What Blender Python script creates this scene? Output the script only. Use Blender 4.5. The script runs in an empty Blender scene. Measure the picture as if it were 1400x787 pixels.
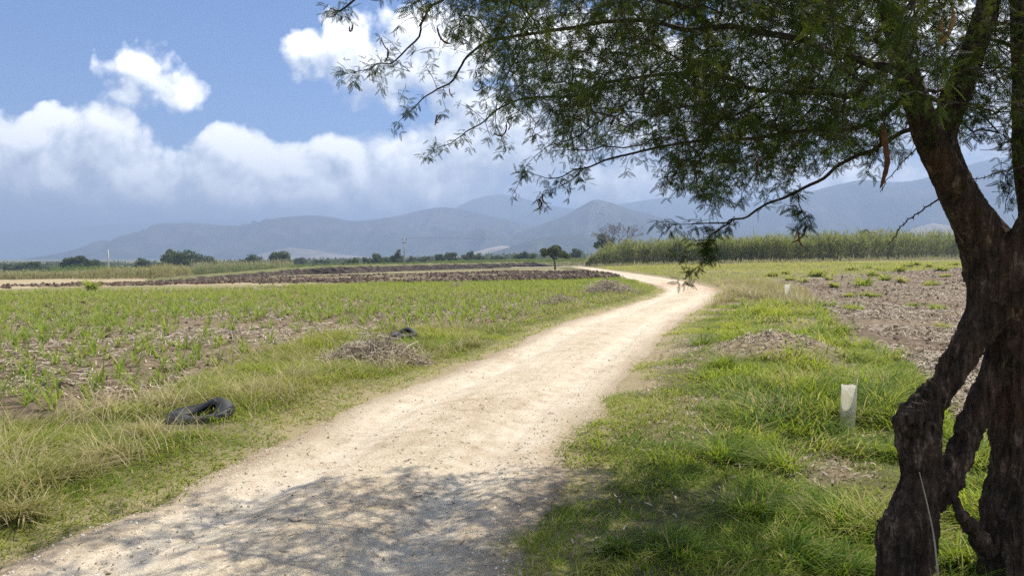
import bpy, math, random
import numpy as np
from mathutils import Vector, Matrix

# ------------------------------------------------------------------ basics
SC = bpy.context.scene
COL = SC.collection
rng = np.random.default_rng(7)
random.seed(7)
F, CX, CY, HOR = 1011.0, 700.0, 393.5, 352.0        # focal length and centre in photo pixels, horizon row
CAM_H = 1.6
SUN_EL, SUN_AZ = math.radians(60), math.radians(48)      # azimuth to the right of straight ahead (+Y)
PITCH = math.atan((CY - HOR) / F)
CP, SP = math.cos(PITCH), math.sin(PITCH)


def ray(px, py):
    dx, dy = (px - CX) / F, (CY - py) / F
    return np.array([dx, CP + dy * SP, -SP + dy * CP])


def at(px, py, Y):
    d = ray(px, py)
    k = Y / d[1]
    return np.array([d[0] * k, Y, CAM_H + d[2] * k])


def to_px(P):
    P = np.asarray(P, float)
    x, y, z = P[..., 0], P[..., 1], P[..., 2] - CAM_H
    w = np.maximum(y * CP - z * SP, 1e-3)
    v = y * SP + z * CP
    return CX + F * x / w, CY - F * v / w


# ------------------------------------------------------------------ noise
def _hash(ix, iy, iz, seed):
    h = (ix.astype(np.int64) * 374761393 + iy.astype(np.int64) * 668265263 + iz.astype(np.int64) * 2147483647 + seed * 144269) & 0xFFFFFFFF
    h = ((h ^ (h >> 13)) * 1274126177) & 0xFFFFFFFF
    h = h ^ (h >> 16)
    return (h & 0xFFFFFF) / float(0xFFFFFF)


def vn(x, y, f=1.0, seed=0):
    x = np.asarray(x, float) * f
    y = np.asarray(y, float) * f
    ix, iy = np.floor(x), np.floor(y)
    fx, fy = x - ix, y - iy
    fx, fy = fx * fx * (3 - 2 * fx), fy * fy * (3 - 2 * fy)
    z = np.zeros_like(ix)
    a, b = _hash(ix, iy, z, seed), _hash(ix + 1, iy, z, seed)
    c, d = _hash(ix, iy + 1, z, seed), _hash(ix + 1, iy + 1, z, seed)
    return (a * (1 - fx) + b * fx) * (1 - fy) + (c * (1 - fx) + d * fx) * fy


def vn3(x, y, w, seed=0):
    ix, iy, iz = np.floor(x), np.floor(y), np.floor(w)
    fx, fy, fz = x - ix, y - iy, w - iz
    fx, fy, fz = [t * t * (3 - 2 * t) for t in (fx, fy, fz)]
    r = 0
    for dx in (0, 1):
        for dy in (0, 1):
            for dz in (0, 1):
                r = r + _hash(ix + dx, iy + dy, iz + dz, seed) * (fx if dx else 1 - fx) * (fy if dy else 1 - fy) * (fz if dz else 1 - fz)
    return r


def fbm(x, y, f=1.0, o=4, seed=0, g=0.5):
    s, a, t = 0, 1.0, 0
    for k in range(o):
        s = s + a * vn(x, y, f * 2.03 ** k, seed + k * 17)
        t += a
        a *= g
    return s / t


def sstep(a, b, x):
    t = np.clip((np.asarray(x, float) - a) / (b - a), 0, 1)
    return t * t * (3 - 2 * t)


# ------------------------------------------------------------------ the lie of the land
def zg0(x, y):
    x, y = np.asarray(x, float), np.asarray(y, float)
    u = x / np.maximum(y, 20.0)
    s = np.interp(u, [-1, -.55, -.145, .06, .12, .2, .35, .7], [-.022, -.021, -.009, -.004, .000, .005, .0115, .012])
    t = np.clip(y - 20, 0, 260)
    return s * t * t / (t + 8)


def ground(px, py):
    """point of the land under a photo pixel"""
    d = ray(px, py)
    Y = 3.0
    for _ in range(4000):
        p = np.array([d[0] / d[1] * Y, Y, CAM_H + d[2] / d[1] * Y])
        if p[2] <= float(zg0(p[0], p[1])):
            break
        Y *= 1.002
    return p


def gpoly(pts):
    return np.array([ground(*p)[:2] for p in pts])


def inside(poly, x, y):
    x, y = np.asarray(x, float), np.asarray(y, float)
    r = np.zeros(x.shape, bool)
    n = len(poly)
    for i in range(n):
        x0, y0 = poly[i]
        x1, y1 = poly[(i + 1) % n]
        if y0 == y1:
            continue
        c = ((y0 > y) != (y1 > y)) & (x < (x1 - x0) * (y - y0) / (y1 - y0) + x0)
        r ^= c
    return r


# the raised bank beyond the ploughed strip
BANK = np.array([ground(*p)[:2] for p in [(250, 383), (350, 379), (420, 376), (480, 374), (550, 371), (620, 368.5), (700, 366), (770, 364)]])
BANK = BANK[np.argsort(BANK[:, 0])]


def zbank(x, y):
    yb = np.interp(x, BANK[:, 0], BANK[:, 1])
    w = (.35 * sstep(BANK[0, 0] - 3, BANK[0, 0] + 4, x) + .65 * sstep(BANK[0, 0], BANK[0, 0] + 22, x)) * (1 - sstep(BANK[-1, 0] - 2, BANK[-1, 0] + 25, x))
    return w * 1.15 * sstep(2.2, 5.0, y - yb)


def zg(x, y):
    return zg0(x, y) + zbank(x, y)


# ------------------------------------------------------------------ road
ROAD_PX = [  # left edge, right edge
    ((-560, 960), (705, 960)), ((-250, 868), (715, 868)), ((-60, 787), (733, 787)), ((60, 741), (742, 741)), ((156, 698), (754, 700)), ((270, 650), (775, 650)),
    ((390, 595), (812, 597)), ((493, 543), (843, 548)), ((600, 508), (868, 512)), ((655, 487), (887, 489)), ((701, 470), (904, 470)), ((752, 445), (930, 443)),
    ((815, 427), (955, 425)), ((862, 413), (973, 414)), ((893, 404), (981, 406)), ((904, 397), (983, 400)), ((898, 391), (977, 393)), ((878, 386), (957, 388)),
    ((852, 380), (925, 381.5)), ((830, 375), (880, 375)), ((812, 370.5), (838, 369.5)), ((797, 367), (813, 366)), ((780, 365.2), (797, 364.4)), ]
RL = np.array([ground(*a)[:2] for a, b in ROAD_PX])
RR = np.array([ground(*b)[:2] for a, b in ROAD_PX])


def _smooth_resample(P, n):
    """Catmull-Rom through P, n samples per span"""
    P = np.vstack([2 * P[0] - P[1], P, 2 * P[-1] - P[-2]])
    out = []
    for i in range(1, len(P) - 2):
        p0, p1, p2, p3 = P[i - 1], P[i], P[i + 1], P[i + 2]
        for k in range(n):
            t = k / n
            out.append(0.5 * (2 * p1 + (p2 - p0) * t + (2 * p0 - 5 * p1 + 4 * p2 - p3) * t * t + (3 * p1 - p0 - 3 * p2 + p3) * t ** 3))
    out.append(P[-2])
    return np.array(out)


RLs, RRs = _smooth_resample(RL, 14), _smooth_resample(RR, 14)
RC, RH = (RLs + RRs) / 2, np.linalg.norm(RLs - RRs, axis=1) / 2
ROAD_POLY = np.vstack([RLs, RRs[::-1]])


def _segdist(A, B, x, y):
    best = np.full(x.shape, 1e9)
    for i in range(len(A)):
        d = B[i] - A[i]
        L = max(d @ d, 1e-9)
        t = np.clip(((x - A[i, 0]) * d[0] + (y - A[i, 1]) * d[1]) / L, 0, 1)
        q = (x - A[i, 0] - t * d[0]) ** 2 + (y - A[i, 1] - t * d[1]) ** 2
        best = np.minimum(best, q)
    return np.sqrt(best)


def road_edge(x, y):
    """signed distance to the road edge: negative on the road"""
    x, y = np.asarray(x, float), np.asarray(y, float)
    A = np.vstack([RLs[:-1:2], RRs[:-1:2]])
    B = np.vstack([RLs[2::2], RRs[2::2]])
    n = min(len(RLs[:-1:2]), len(RLs[2::2]))
    A = np.vstack([RLs[:-1:2][:n], RRs[:-1:2][:n]])
    B = np.vstack([RLs[2::2][:n], RRs[2::2][:n]])
    d = _segdist(A, B, x, y)
    return np.where(inside(ROAD_POLY, x, y), -d, d)


# ------------------------------------------------------------------ regions of the land (photo outlines laid down on the land)
P_CROP = gpoly([(-700, 640), (-200, 615), (0, 592), (100, 572), (200, 545), (330, 492), (450, 462), (560, 452), (700, 440), (800, 420), (870, 392), (830, 385), (700, 387.5),
                (500, 389), (300, 394), (150, 398), (0, 402), (-300, 408), (-900, 420)])
P_PLOUGH = gpoly([(-600, 405), (0, 396), (120, 391), (300, 389), (540, 386.5), (640, 385), (790, 382.5), (830, 380.5), (822, 375), (780, 371), (700, 370), (560, 374.5), (400, 378.5), (270, 383), (150, 387), (0, 391), (-600, 400)])
P_DRY = gpoly([(-700, 402), (0, 392), (110, 387.5), (250, 383.5), (250, 379), (100, 379), (0, 383), (-700, 390)])
P_TRACK = gpoly([(-300, 402), (0, 396.5), (150, 391.2), (300, 389.3), (430, 387.8), (430, 387), (300, 388.2), (150, 390), (0, 394.5), (-300, 399)])
P_LAWN_ROADSIDE = [(560, 850), (600, 787), (630, 700), (660, 650), (710, 597), (760, 548), (800, 512), (850, 470), (890, 443), (950, 413), (980, 402), (1010, 403)]
P_LAWN = gpoly(P_LAWN_ROADSIDE + [(1060, 412), (1125, 425), (1150, 455),
                (1190, 480), (1255, 505), (1262, 560), (1330, 600), (1500, 650), (1700, 700), (1800, 850)])
P_FIELD_R = gpoly([(985, 405), (1010, 398), (1060, 385), (1160, 377), (1300, 367), (1500, 366), (2000, 380), (2400, 600), (1700, 690), (1500, 640), (1330, 590), (1262, 550), (1255, 505), (1190, 475), (1150, 450), (1120, 425), (1060, 412)])
P_GREENFLAT = gpoly([(700, 396), (780, 392), (850, 392), (905, 398), (898, 391), (860, 383.5), (825, 376.5), (800, 371), (815, 376), (832, 381), (780, 384), (600, 387), (500, 390), (600, 395)])
P_HEDGEGRASS = gpoly([(812, 366), (860, 364.5), (1000, 362), (1320, 358), (1320, 366), (1160, 376), (1050, 384), (990, 392), (955, 387), (900, 379)])
MOUND = ground(1062, 492)


def micro(x, y):
    r = np.hypot(x, y)
    near = np.exp(-(r / 45.0) ** 2)
    z = (fbm(x, y, 0.35, 2, 3) - .5) * 0.16 * sstep(2.5, 8, r) + (fbm(x, y, 2.2, 4, 5) - .5) * 0.07 * near
    fld = inside(P_FIELD_R, x, y) | inside(P_CROP, x, y)
    z = z + np.where(fld, (fbm(x, y, 5.0, 3, 9) - .5) * 0.07 * near, 0)
    dm = np.hypot((x - MOUND[0]) / 0.95, (y - MOUND[1]) / 0.8)
    z = z + 0.36 * np.exp(-(dm ** 2.2)) * (0.75 + 0.5 * fbm(x, y, 4, 3, 21))
    return z


def zfull(x, y, e=None):
    x, y = np.asarray(x, float), np.asarray(y, float)
    if e is None:
        e = road_edge(x, y)
    m = micro(x, y)
    k = sstep(-0.15, 0.5, e)
    return zg(x, y) + m * (0.15 + 0.85 * k) - 0.10 * (1 - sstep(-0.55, 0.12, e)) + 0.03 * sstep(0, .6, e)


# ------------------------------------------------------------------ meshes from arrays
def mesh_np(name, V, faces, mat=None, parent=None, attrs=None, smooth=False, loc=None):
    """faces: list of (M,k) integer arrays"""
    V = np.ascontiguousarray(V, np.float32)
    me = bpy.data.meshes.new(name)
    faces = [np.asarray(f, np.int32) for f in faces if len(f)]
    me.vertices.add(len(V))
    me.vertices.foreach_set('co', V.ravel())
    loops = np.concatenate([f.ravel() for f in faces])
    tot = np.concatenate([np.full(len(f), f.shape[1], np.int32) for f in faces])
    start = np.concatenate([[0], np.cumsum(tot)[:-1]]).astype(np.int32)
    me.loops.add(len(loops))
    me.loops.foreach_set('vertex_index', loops)
    me.polygons.add(len(tot))
    me.polygons.foreach_set('loop_start', start)
    me.polygons.foreach_set('use_smooth', np.full(len(tot), smooth, bool))
    me.update(calc_edges=True)
    for k, a in (attrs or {}).items():
        a = np.asarray(a, np.float32)
        if a.ndim == 1:
            at_ = me.attributes.new(k, 'FLOAT', 'POINT')
            at_.data.foreach_set('value', a)
        else:
            at_ = me.attributes.new(k, 'FLOAT_COLOR', 'POINT')
            at_.data.foreach_set('color', np.hstack([a, np.ones((len(a), 1), np.float32)]).ravel())
    if mat:
        me.materials.append(mat)
    o = bpy.data.objects.new(name, me)
    COL.objects.link(o)
    if loc is not None:
        o.location = loc
    if parent:
        o.parent = parent
    return o


def tag(o, label=None, cat=None, group=None, kind=None):
    if label:
        o['label'] = label
    if cat:
        o['category'] = cat
    if group:
        o['group'] = group
    if kind:
        o['kind'] = kind
    return o


def empty(name, loc, label=None, cat=None, group=None):
    o = bpy.data.objects.new(name, None)
    o.empty_display_size = 0.2
    COL.objects.link(o)
    o.location = loc
    return tag(o, label, cat, group)


def copy_thing(root):
    r = root.copy()
    COL.objects.link(r)
    for ch in list(root.children):
        c = ch.copy()
        COL.objects.link(c)
        c.parent = r
        for g in ch.children:
            d = g.copy()
            COL.objects.link(d)
            d.parent = c
    return r


def grid_faces(nr, nc, wrap=False):
    i, j = np.meshgrid(np.arange(nr - 1), np.arange(nc if wrap else nc - 1), indexing='ij')
    a = i * nc + j
    b = i * nc + (j + 1) % nc
    return np.stack([a, b, b + nc, a + nc], -1).reshape(-1, 4)


def blades(root, az, L, W, lean, sag, nseg=3, face=None):
    """grass blades: root (N,3); returns V, F, t (0 base..1 tip), index of blade per vertex"""
    N = len(root)
    t = np.linspace(0, 1, nseg + 1)
    d = np.stack([np.cos(az), np.sin(az)], -1)
    fa = az + math.pi / 2 if face is None else face
    s = np.stack([np.cos(fa), np.sin(fa)], -1)
    hor = (lean[:, None] * t + sag[:, None] * t ** 2) * L[:, None]
    up = (t - 0.55 * np.minimum(sag, 1.4)[:, None] * t ** 2.2) * L[:, None] * np.sqrt(np.maximum(1 - 0.5 * lean ** 2, .2))[:, None]
    wid = W[:, None] * (1 - t ** 1.6) * (0.65 + 0.7 * t * (1 - t) * 2)
    C = np.zeros((N, nseg + 1, 3))
    C[..., 0] = root[:, None, 0] + d[:, None, 0] * hor
    C[..., 1] = root[:, None, 1] + d[:, None, 1] * hor
    C[..., 2] = root[:, None, 2] + up
    off = np.zeros_like(C)
    off[..., 0] = s[:, None, 0] * wid / 2
    off[..., 1] = s[:, None, 1] * wid / 2
    # left/right vertices for all but the tip, then the tip
    Lv, Rv = C[:, :-1] - off[:, :-1], C[:, :-1] + off[:, :-1]
    V = np.concatenate([np.stack([Lv, Rv], 2).reshape(N, 2 * nseg, 3), C[:, -1:]], 1)
    nv = 2 * nseg + 1
    base = (np.arange(N) * nv)[:, None]
    q = []
    for k in range(nseg - 1):
        q.append(np.concatenate([base + 2 * k, base + 2 * k + 1, base + 2 * k + 3, base + 2 * k + 2], 1))
    Q = np.concatenate(q) if q else np.zeros((0, 4), int)
    T = np.concatenate([base + 2 * nseg - 2, base + 2 * nseg - 1, base + 2 * nseg], 1)
    tt = np.concatenate([np.repeat(t[:-1], 2), [1.0]])
    return V.reshape(-1, 3), [Q, T], np.tile(tt, N), np.repeat(np.arange(N), nv)


def join(parts):
    """parts: (V, [faces...], attrs dict) -> one"""
    Vs, Fs, As, n = [], {}, {}, 0
    for V, FF, A in parts:
        Vs.append(V)
        for f in FF:
            if len(f):
                Fs.setdefault(f.shape[1], []).append(np.asarray(f) + n)
        for k, a in A.items():
            As.setdefault(k, []).append(a)
        n += len(V)
    return np.vstack(Vs), [np.vstack(f) for f in Fs.values()], {k: np.concatenate(a) for k, a in As.items()}


def tube(P, R, n=6, cap=True):
    """a tube along the polyline P (k,3) with radii R"""
    P = np.asarray(P, float)
    k = len(P)
    R = np.broadcast_to(np.asarray(R, float), (k,))
    T = np.gradient(P, axis=0)
    T /= np.linalg.norm(T, axis=1)[:, None] + 1e-12
    ref = np.array([0.0, 0, 1]) if abs(T[0, 2]) < .9 else np.array([1.0, 0, 0])
    V = []
    for i in range(k):
        u = ref - T[i] * (ref @ T[i])
        u /= np.linalg.norm(u) + 1e-12
        ref = u
        w = np.cross(T[i], u)
        a = np.arange(n) * 2 * math.pi / n
        V.append(P[i] + R[i] * (np.cos(a)[:, None] * u + np.sin(a)[:, None] * w))
    V = np.vstack(V)
    Fq = grid_faces(k, n, True)
    fs = [Fq]
    if cap:
        V = np.vstack([V, P[0], P[-1]])
        j = np.arange(n)
        c0, c1 = k * n, k * n + 1
        fs.append(np.stack([np.full(n, c0), (j + 1) % n, j], -1))
        fs.append(np.stack([np.full(n, c1), (k - 1) * n + j, (k - 1) * n + (j + 1) % n], -1))
    return V, fs


def edges_mesh(A, B, ra, rb, n=4):
    """thin tapered prisms from A to B, all at once"""
    D = B - A
    L = np.linalg.norm(D, axis=1)[:, None] + 1e-9
    T = D / L
    ref = np.where(np.abs(T[:, 2:3]) < .9, np.array([[0, 0, 1.0]]), np.array([[1.0, 0, 0]]))
    U = np.cross(T, ref)
    U /= np.linalg.norm(U, axis=1)[:, None] + 1e-9
    W = np.cross(T, U)
    a = np.arange(n) * 2 * math.pi / n
    ring = np.cos(a)[None, :, None] * U[:, None] + np.sin(a)[None, :, None] * W[:, None]
    V = np.concatenate([A[:, None] + ring * ra[:, None, None], B[:, None] + ring * rb[:, None, None]], 1)
    N = len(A)
    b = (np.arange(N) * 2 * n)[:, None, None]
    j = np.arange(n)
    f = np.stack([j, (j + 1) % n, (j + 1) % n + n, j + n], -1)[None]
    return V.reshape(-1, 3), [(b + f).reshape(-1, 4)]


ICO = None


def ico_sphere():
    global ICO
    if ICO is None:
        p = (1 + 5 ** .5) / 2
        v = np.array([(-1, p, 0), (1, p, 0), (-1, -p, 0), (1, -p, 0), (0, -1, p), (0, 1, p), (0, -1, -p), (0, 1, -p), (p, 0, -1), (p, 0, 1), (-p, 0, -1), (-p, 0, 1)], float)
        v /= np.linalg.norm(v[0])
        f = np.array([(0, 11, 5), (0, 5, 1), (0, 1, 7), (0, 7, 10), (0, 10, 11), (1, 5, 9), (5, 11, 4), (11, 10, 2), (10, 7, 6), (7, 1, 8), (3, 9, 4), (3, 4, 2), (3, 2, 6), (3, 6, 8), (3, 8, 9), (4, 9, 5), (2, 4, 11), (6, 2, 10), (8, 6, 7), (9, 8, 1)])
        ICO = (v, f)
    return ICO


def lumps(C, S, jit=0.35, seed=1):
    """rough lumps (clods, pebbles) at C with sizes S (N,3)"""
    v, f = ico_sphere()
    r = np.random.default_rng(seed)
    N = len(C)
    ang = r.uniform(0, 6.28, N)
    V = v[None] * (1 + r.uniform(-jit, jit, (N, 12, 1))) * S[:, None]
    c, s = np.cos(ang)[:, None], np.sin(ang)[:, None]
    X = V[..., 0] * c - V[..., 1] * s
    Yv = V[..., 0] * s + V[..., 1] * c
    V = np.stack([X, Yv, V[..., 2]], -1) + C[:, None]
    FF = (f[None] + (np.arange(N) * 12)[:, None, None]).reshape(-1, 3)
    rnd = np.repeat(r.uniform(0, 1, N), 12)
    return V.reshape(-1, 3), [FF], {'rnd': rnd}


# ------------------------------------------------------------------ materials
class NT:
    def __init__(self, tree):
        self.t = tree
        self.n = tree.nodes
        self.l = tree.links

    def add(self, typ, ins=None, **kw):
        nd = self.n.new(typ)
        for k, v in kw.items():
            setattr(nd, k, v)
        for k, v in (ins or {}).items():
            s = nd.inputs[k]
            if isinstance(v, bpy.types.NodeSocket):
                self.l.new(v, s)
            else:
                s.default_value = v
        return nd

    def math(self, op, a, b=0.0, c=0.0, clamp=False):
        nd = self.n.new('ShaderNodeMath')
        nd.operation = op
        nd.use_clamp = clamp
        for i, v in enumerate((a, b, c)):
            if isinstance(v, bpy.types.NodeSocket):
                self.l.new(v, nd.inputs[i])
            else:
                nd.inputs[i].default_value = v
        return nd.outputs[0]

    def ramp(self, fac, stops, interp='LINEAR'):
        nd = self.n.new('ShaderNodeValToRGB')
        cr = nd.color_ramp
        cr.interpolation = interp
        while len(cr.elements) < len(stops):
            cr.elements.new(0.5)
        for e, (p, c) in zip(cr.elements, stops):
            e.position = p
            e.color = (*c, 1) if len(c) == 3 else c
        self.l.new(fac, nd.inputs[0])
        return nd.outputs[0]

    def mix(self, fac, a, b):
        nd = self.n.new('ShaderNodeMix')
        nd.data_type = 'RGBA'
        for s, v in ((nd.inputs[0], fac), (nd.inputs[6], a), (nd.inputs[7], b)):
            if isinstance(v, bpy.types.NodeSocket):
                self.l.new(v, s)
            else:
                s.default_value = (*v, 1) if isinstance(v, tuple) and len(v) == 3 else v
        return nd.outputs[2]

    def noise(self, scale, detail=4, rough=.55, vec=None, out='Fac', dist=0.0):
        nd = self.add('ShaderNodeTexNoise', {'Scale': scale, 'Detail': detail, 'Roughness': rough, 'Distortion': dist})
        if vec is not None:
            self.l.new(vec, nd.inputs['Vector'])
        return nd.outputs[out]

    def attr(self, name, out='Fac'):
        return self.add('ShaderNodeAttribute', attribute_name=name).outputs[out]


def new_mat(name):
    m = bpy.data.materials.new(name)
    m.use_nodes = True
    m.node_tree.nodes.clear()
    return m, NT(m.node_tree)


def finish(m, t, shader):
    o = t.n.new('ShaderNodeOutputMaterial')
    t.l.new(shader, o.inputs['Surface'])
    return m


def bump(t, h, strength=.5, dist=.01):
    return t.add('ShaderNodeBump', {'Height': h, 'Strength': strength, 'Distance': dist}).outputs[0]


def leafy(name, stops, trans=.4, tint=1.25, rough=.6, tip=None, spec=.15):
    """thin leaves or blades: colour from the random attribute 'rnd', light passing through"""
    m, t = new_mat(name)
    c = t.ramp(t.attr('rnd'), stops)
    if tip:
        c = t.mix(t.math('MULTIPLY', t.attr('tt'), tip[0], clamp=True), c, tip[1])
    p = t.add('ShaderNodeBsdfPrincipled', {'Base Color': c, 'Roughness': rough, 'Specular IOR Level': spec})
    g = t.add('ShaderNodeGamma', {'Color': c, 'Gamma': 0.95}).outputs[0]
    tr = t.add('ShaderNodeBsdfTranslucent', {'Color': t.mix(.5, g, (.32 * tint, .36 * tint, .03))})
    mx = t.add('ShaderNodeMixShader', {'Fac': trans, 1: p.outputs[0], 2: tr.outputs[0]})
    return finish(m, t, mx.outputs[0])


def plain(name, stops, scale=8, rough=.8, bmp=None, attr=None, spec=.2, detail=5):
    m, t = new_mat(name)
    pos = t.add('ShaderNodeTexCoord').outputs['Object']
    n = t.noise(scale, detail, .6, pos)
    f = t.math('ADD', t.math('MULTIPLY', n, .7), t.math('MULTIPLY', t.attr(attr), .5)) if attr else n
    c = t.ramp(f, stops)
    ins = {'Base Color': c, 'Roughness': rough, 'Specular IOR Level': spec}
    if bmp:
        ins['Normal'] = bump(t, t.noise(bmp[0], 5, .6, pos), bmp[1], bmp[2])
    return finish(m, t, t.add('ShaderNodeBsdfPrincipled', ins).outputs[0])

# ------------------------------------------------------------------ the ground: one sheet to the horizon
def mat_ground():
    m, t = new_mat('ground_soil')
    pos = t.add('ShaderNodeNewGeometry').outputs['Position']
    reg = t.add('ShaderNodeAttribute', attribute_name='reg')
    sp = t.add('ShaderNodeSeparateColor', {'Color': reg.outputs['Color']})
    dry = t.attr('dry')
    n1, n2, n3, n4 = t.noise(.12, 4, .6, pos), t.noise(1.3, 5, .62, pos), t.noise(9, 5, .65, pos), t.noise(45, 4, .7, pos)
    fine = t.math('ADD', t.math('MULTIPLY', n3, .55), t.math('MULTIPLY', n4, .45))
    base = t.ramp(t.math('ADD', t.math('MULTIPLY', n1, .5), t.math('MULTIPLY', n2, .5)), [(.34, (.17, .165, .07)), (.5, (.25, .22, .11)), (.66, (.34, .275, .155))])
    soil = t.ramp(fine, [(.36, (.078, .054, .036)), (.5, (.14, .10, .068)), (.66, (.225, .167, .115))])
    grass = t.ramp(t.math('ADD', t.math('MULTIPLY', n2, .5), t.math('MULTIPLY', fine, .5)), [(.36, (.055, .062, .022)), (.5, (.10, .098, .040)), (.64, (.19, .155, .085))])
    straw = t.ramp(fine, [(.36, (.105, .076, .05)), (.49, (.20, .152, .10)), (.6, (.33, .26, .175)), (.7, (.46, .38, .26))])
    dryc = t.ramp(fine, [(.38, (.32, .25, .15)), (.62, (.48, .385, .24))])
    c = t.mix(sp.outputs[1], base, grass)
    c = t.mix(sp.outputs[2], c, straw)
    c = t.mix(sp.outputs[0], c, soil)
    c = t.mix(dry, c, dryc)
    h = t.math('ADD', n3, t.math('MULTIPLY', n4, .5))
    p = t.add('ShaderNodeBsdfPrincipled', {'Base Color': c, 'Roughness': .95, 'Specular IOR Level': .1, 'Normal': bump(t, h, .9, .05)})
    return finish(m, t, p.outputs[0])


def jit(x, y, a, f=1.2, seed=40):
    return x + (fbm(x, y, f, 3, seed) - .5) * 2 * a, y + (fbm(x, y, f, 3, seed + 5) - .5) * 2 * a


def region_masks(x, y):
    d = np.hypot(x, y)
    xj, yj = jit(x, y, 0.3 + 0.010 * d)
    crop, pl = inside(P_CROP, xj, yj), inside(P_PLOUGH, xj, yj)
    fr, lawn = inside(P_FIELD_R, xj, yj), inside(P_LAWN, xj, yj)
    dry = inside(P_DRY, xj, yj)
    return crop, pl, fr, lawn, dry


def build_ground():
    ang = np.concatenate([np.radians(np.arange(38, 142, .13)), np.radians(np.arange(142, 398, 3.2))])
    rad = np.concatenate([[0.6, 1.0], 1.4 * 1.0135 ** np.arange(0, 660)])
    rad = rad[rad < 9000]
    A, R = np.meshgrid(ang, rad)
    x, y = (R * np.cos(A)).ravel(), (R * np.sin(A)).ravel()
    e = np.full(x.shape, 99.0)
    nr = np.hypot(x, y) < 220
    e[nr] = road_edge(x[nr], y[nr])
    z = zfull(x, y, e)
    crop, pl, fr, lawn, dry = region_masks(x, y)
    pln = np.where(pl, (fbm(x, y, 1.1, 3, 33) - .5) * .25 * (np.hypot(x, y) > 30), 0)
    z = z + pln
    patch = fbm(x, y, .22, 4, 60)
    reg = np.zeros((len(x), 3))
    reg[:, 0] = np.where(pl & ~dry, .9 * sstep(.34, .5, fbm(x, y * 2.2, .09, 4, 71) + .12), 0)
    reg[:, 0] = np.where(fr, .15 + .55 * sstep(.4, .6, fbm(x, y, .3, 4, 61)), reg[:, 0])
    reg[:, 0] = np.where(crop, .2 + .5 * sstep(.45, .65, patch), reg[:, 0])
    # the far strip of tan soil between the dark ridges
    reg[:, 1] = np.where(lawn, .85 * sstep(.0, .6, e + (fbm(x, y, 1.3, 4, 51) - .5) * 1.3), 0)
    verge = (e > .05) & (e < 3.0) & ~lawn & ~fr & ~crop
    reg[:, 1] = np.where(verge, .8 * sstep(0, .5, e), reg[:, 1])
    gf = inside(P_GREENFLAT, x, y) | inside(P_HEDGEGRASS, x, y)
    reg[:, 1] = np.where(gf, .45, reg[:, 1])
    reg[:, 1] = np.where((np.hypot(x, y) > 135) & ~dry, .55, reg[:, 1])
    reg[:, 2] = np.where(fr | crop, 1.0, 0)
    dm = np.hypot((x - MOUND[0]) / 1.0, (y - MOUND[1]) / .85)
    mo = 1 - sstep(.75, 1.25, dm + (fbm(x, y, 3, 3, 90) - .5) * .6)
    reg[:, 1] *= 1 - mo
    reg[:, 2] = np.maximum(reg[:, 2], mo * .9)
    dryv = np.where(dry, .9, 0) + .35 * mo + np.where(e < 1.2, .55 * (1 - sstep(.0, .7, e + (fbm(x, y, 1.3, 4, 51) - .5) * 1.3)), 0)
    trk = inside(P_TRACK, *jit(x, y, .25)) & ((fbm(x, y, .12, 3, 77) > .42))
    dryv = np.where(pl & ~dry, .6 * (1 - sstep(.2, .5, reg[:, 0])), dryv)
    dryv = np.where(trk, 1.0, dryv)
    reg[trk, 0] = 0
    # bare patches near the big tree's foot
    bare = sstep(.52, .68, fbm(x, y, .9, 4, 83)) * np.where(lawn, 1, 0) * sstep(1.0, 2.2, x)
    reg[:, 1] *= 1 - .8 * bare
    reg[:, 2] = np.maximum(reg[:, 2], bare * .8)
    V = np.stack([x, y, z], -1)
    na = len(ang)
    q = grid_faces(len(rad), na, True)
    V = np.vstack([V, [[0, 0, float(z[:na].mean())]]])
    j = np.arange(na)
    tri = np.stack([np.full(na, len(V) - 1), j, (j + 1) % na], -1)
    reg = np.vstack([reg, reg[:1]])
    dryv = np.append(dryv, 0)
    o = mesh_np('ground', V, [q[:, [0, 3, 2, 1]][:, ::-1], tri], mat_ground(), attrs={'reg': reg, 'dry': dryv}, smooth=True)
    tag(o, 'flat farmland with verges, stubble fields and bare soil', kind='structure')


build_ground()


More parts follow.
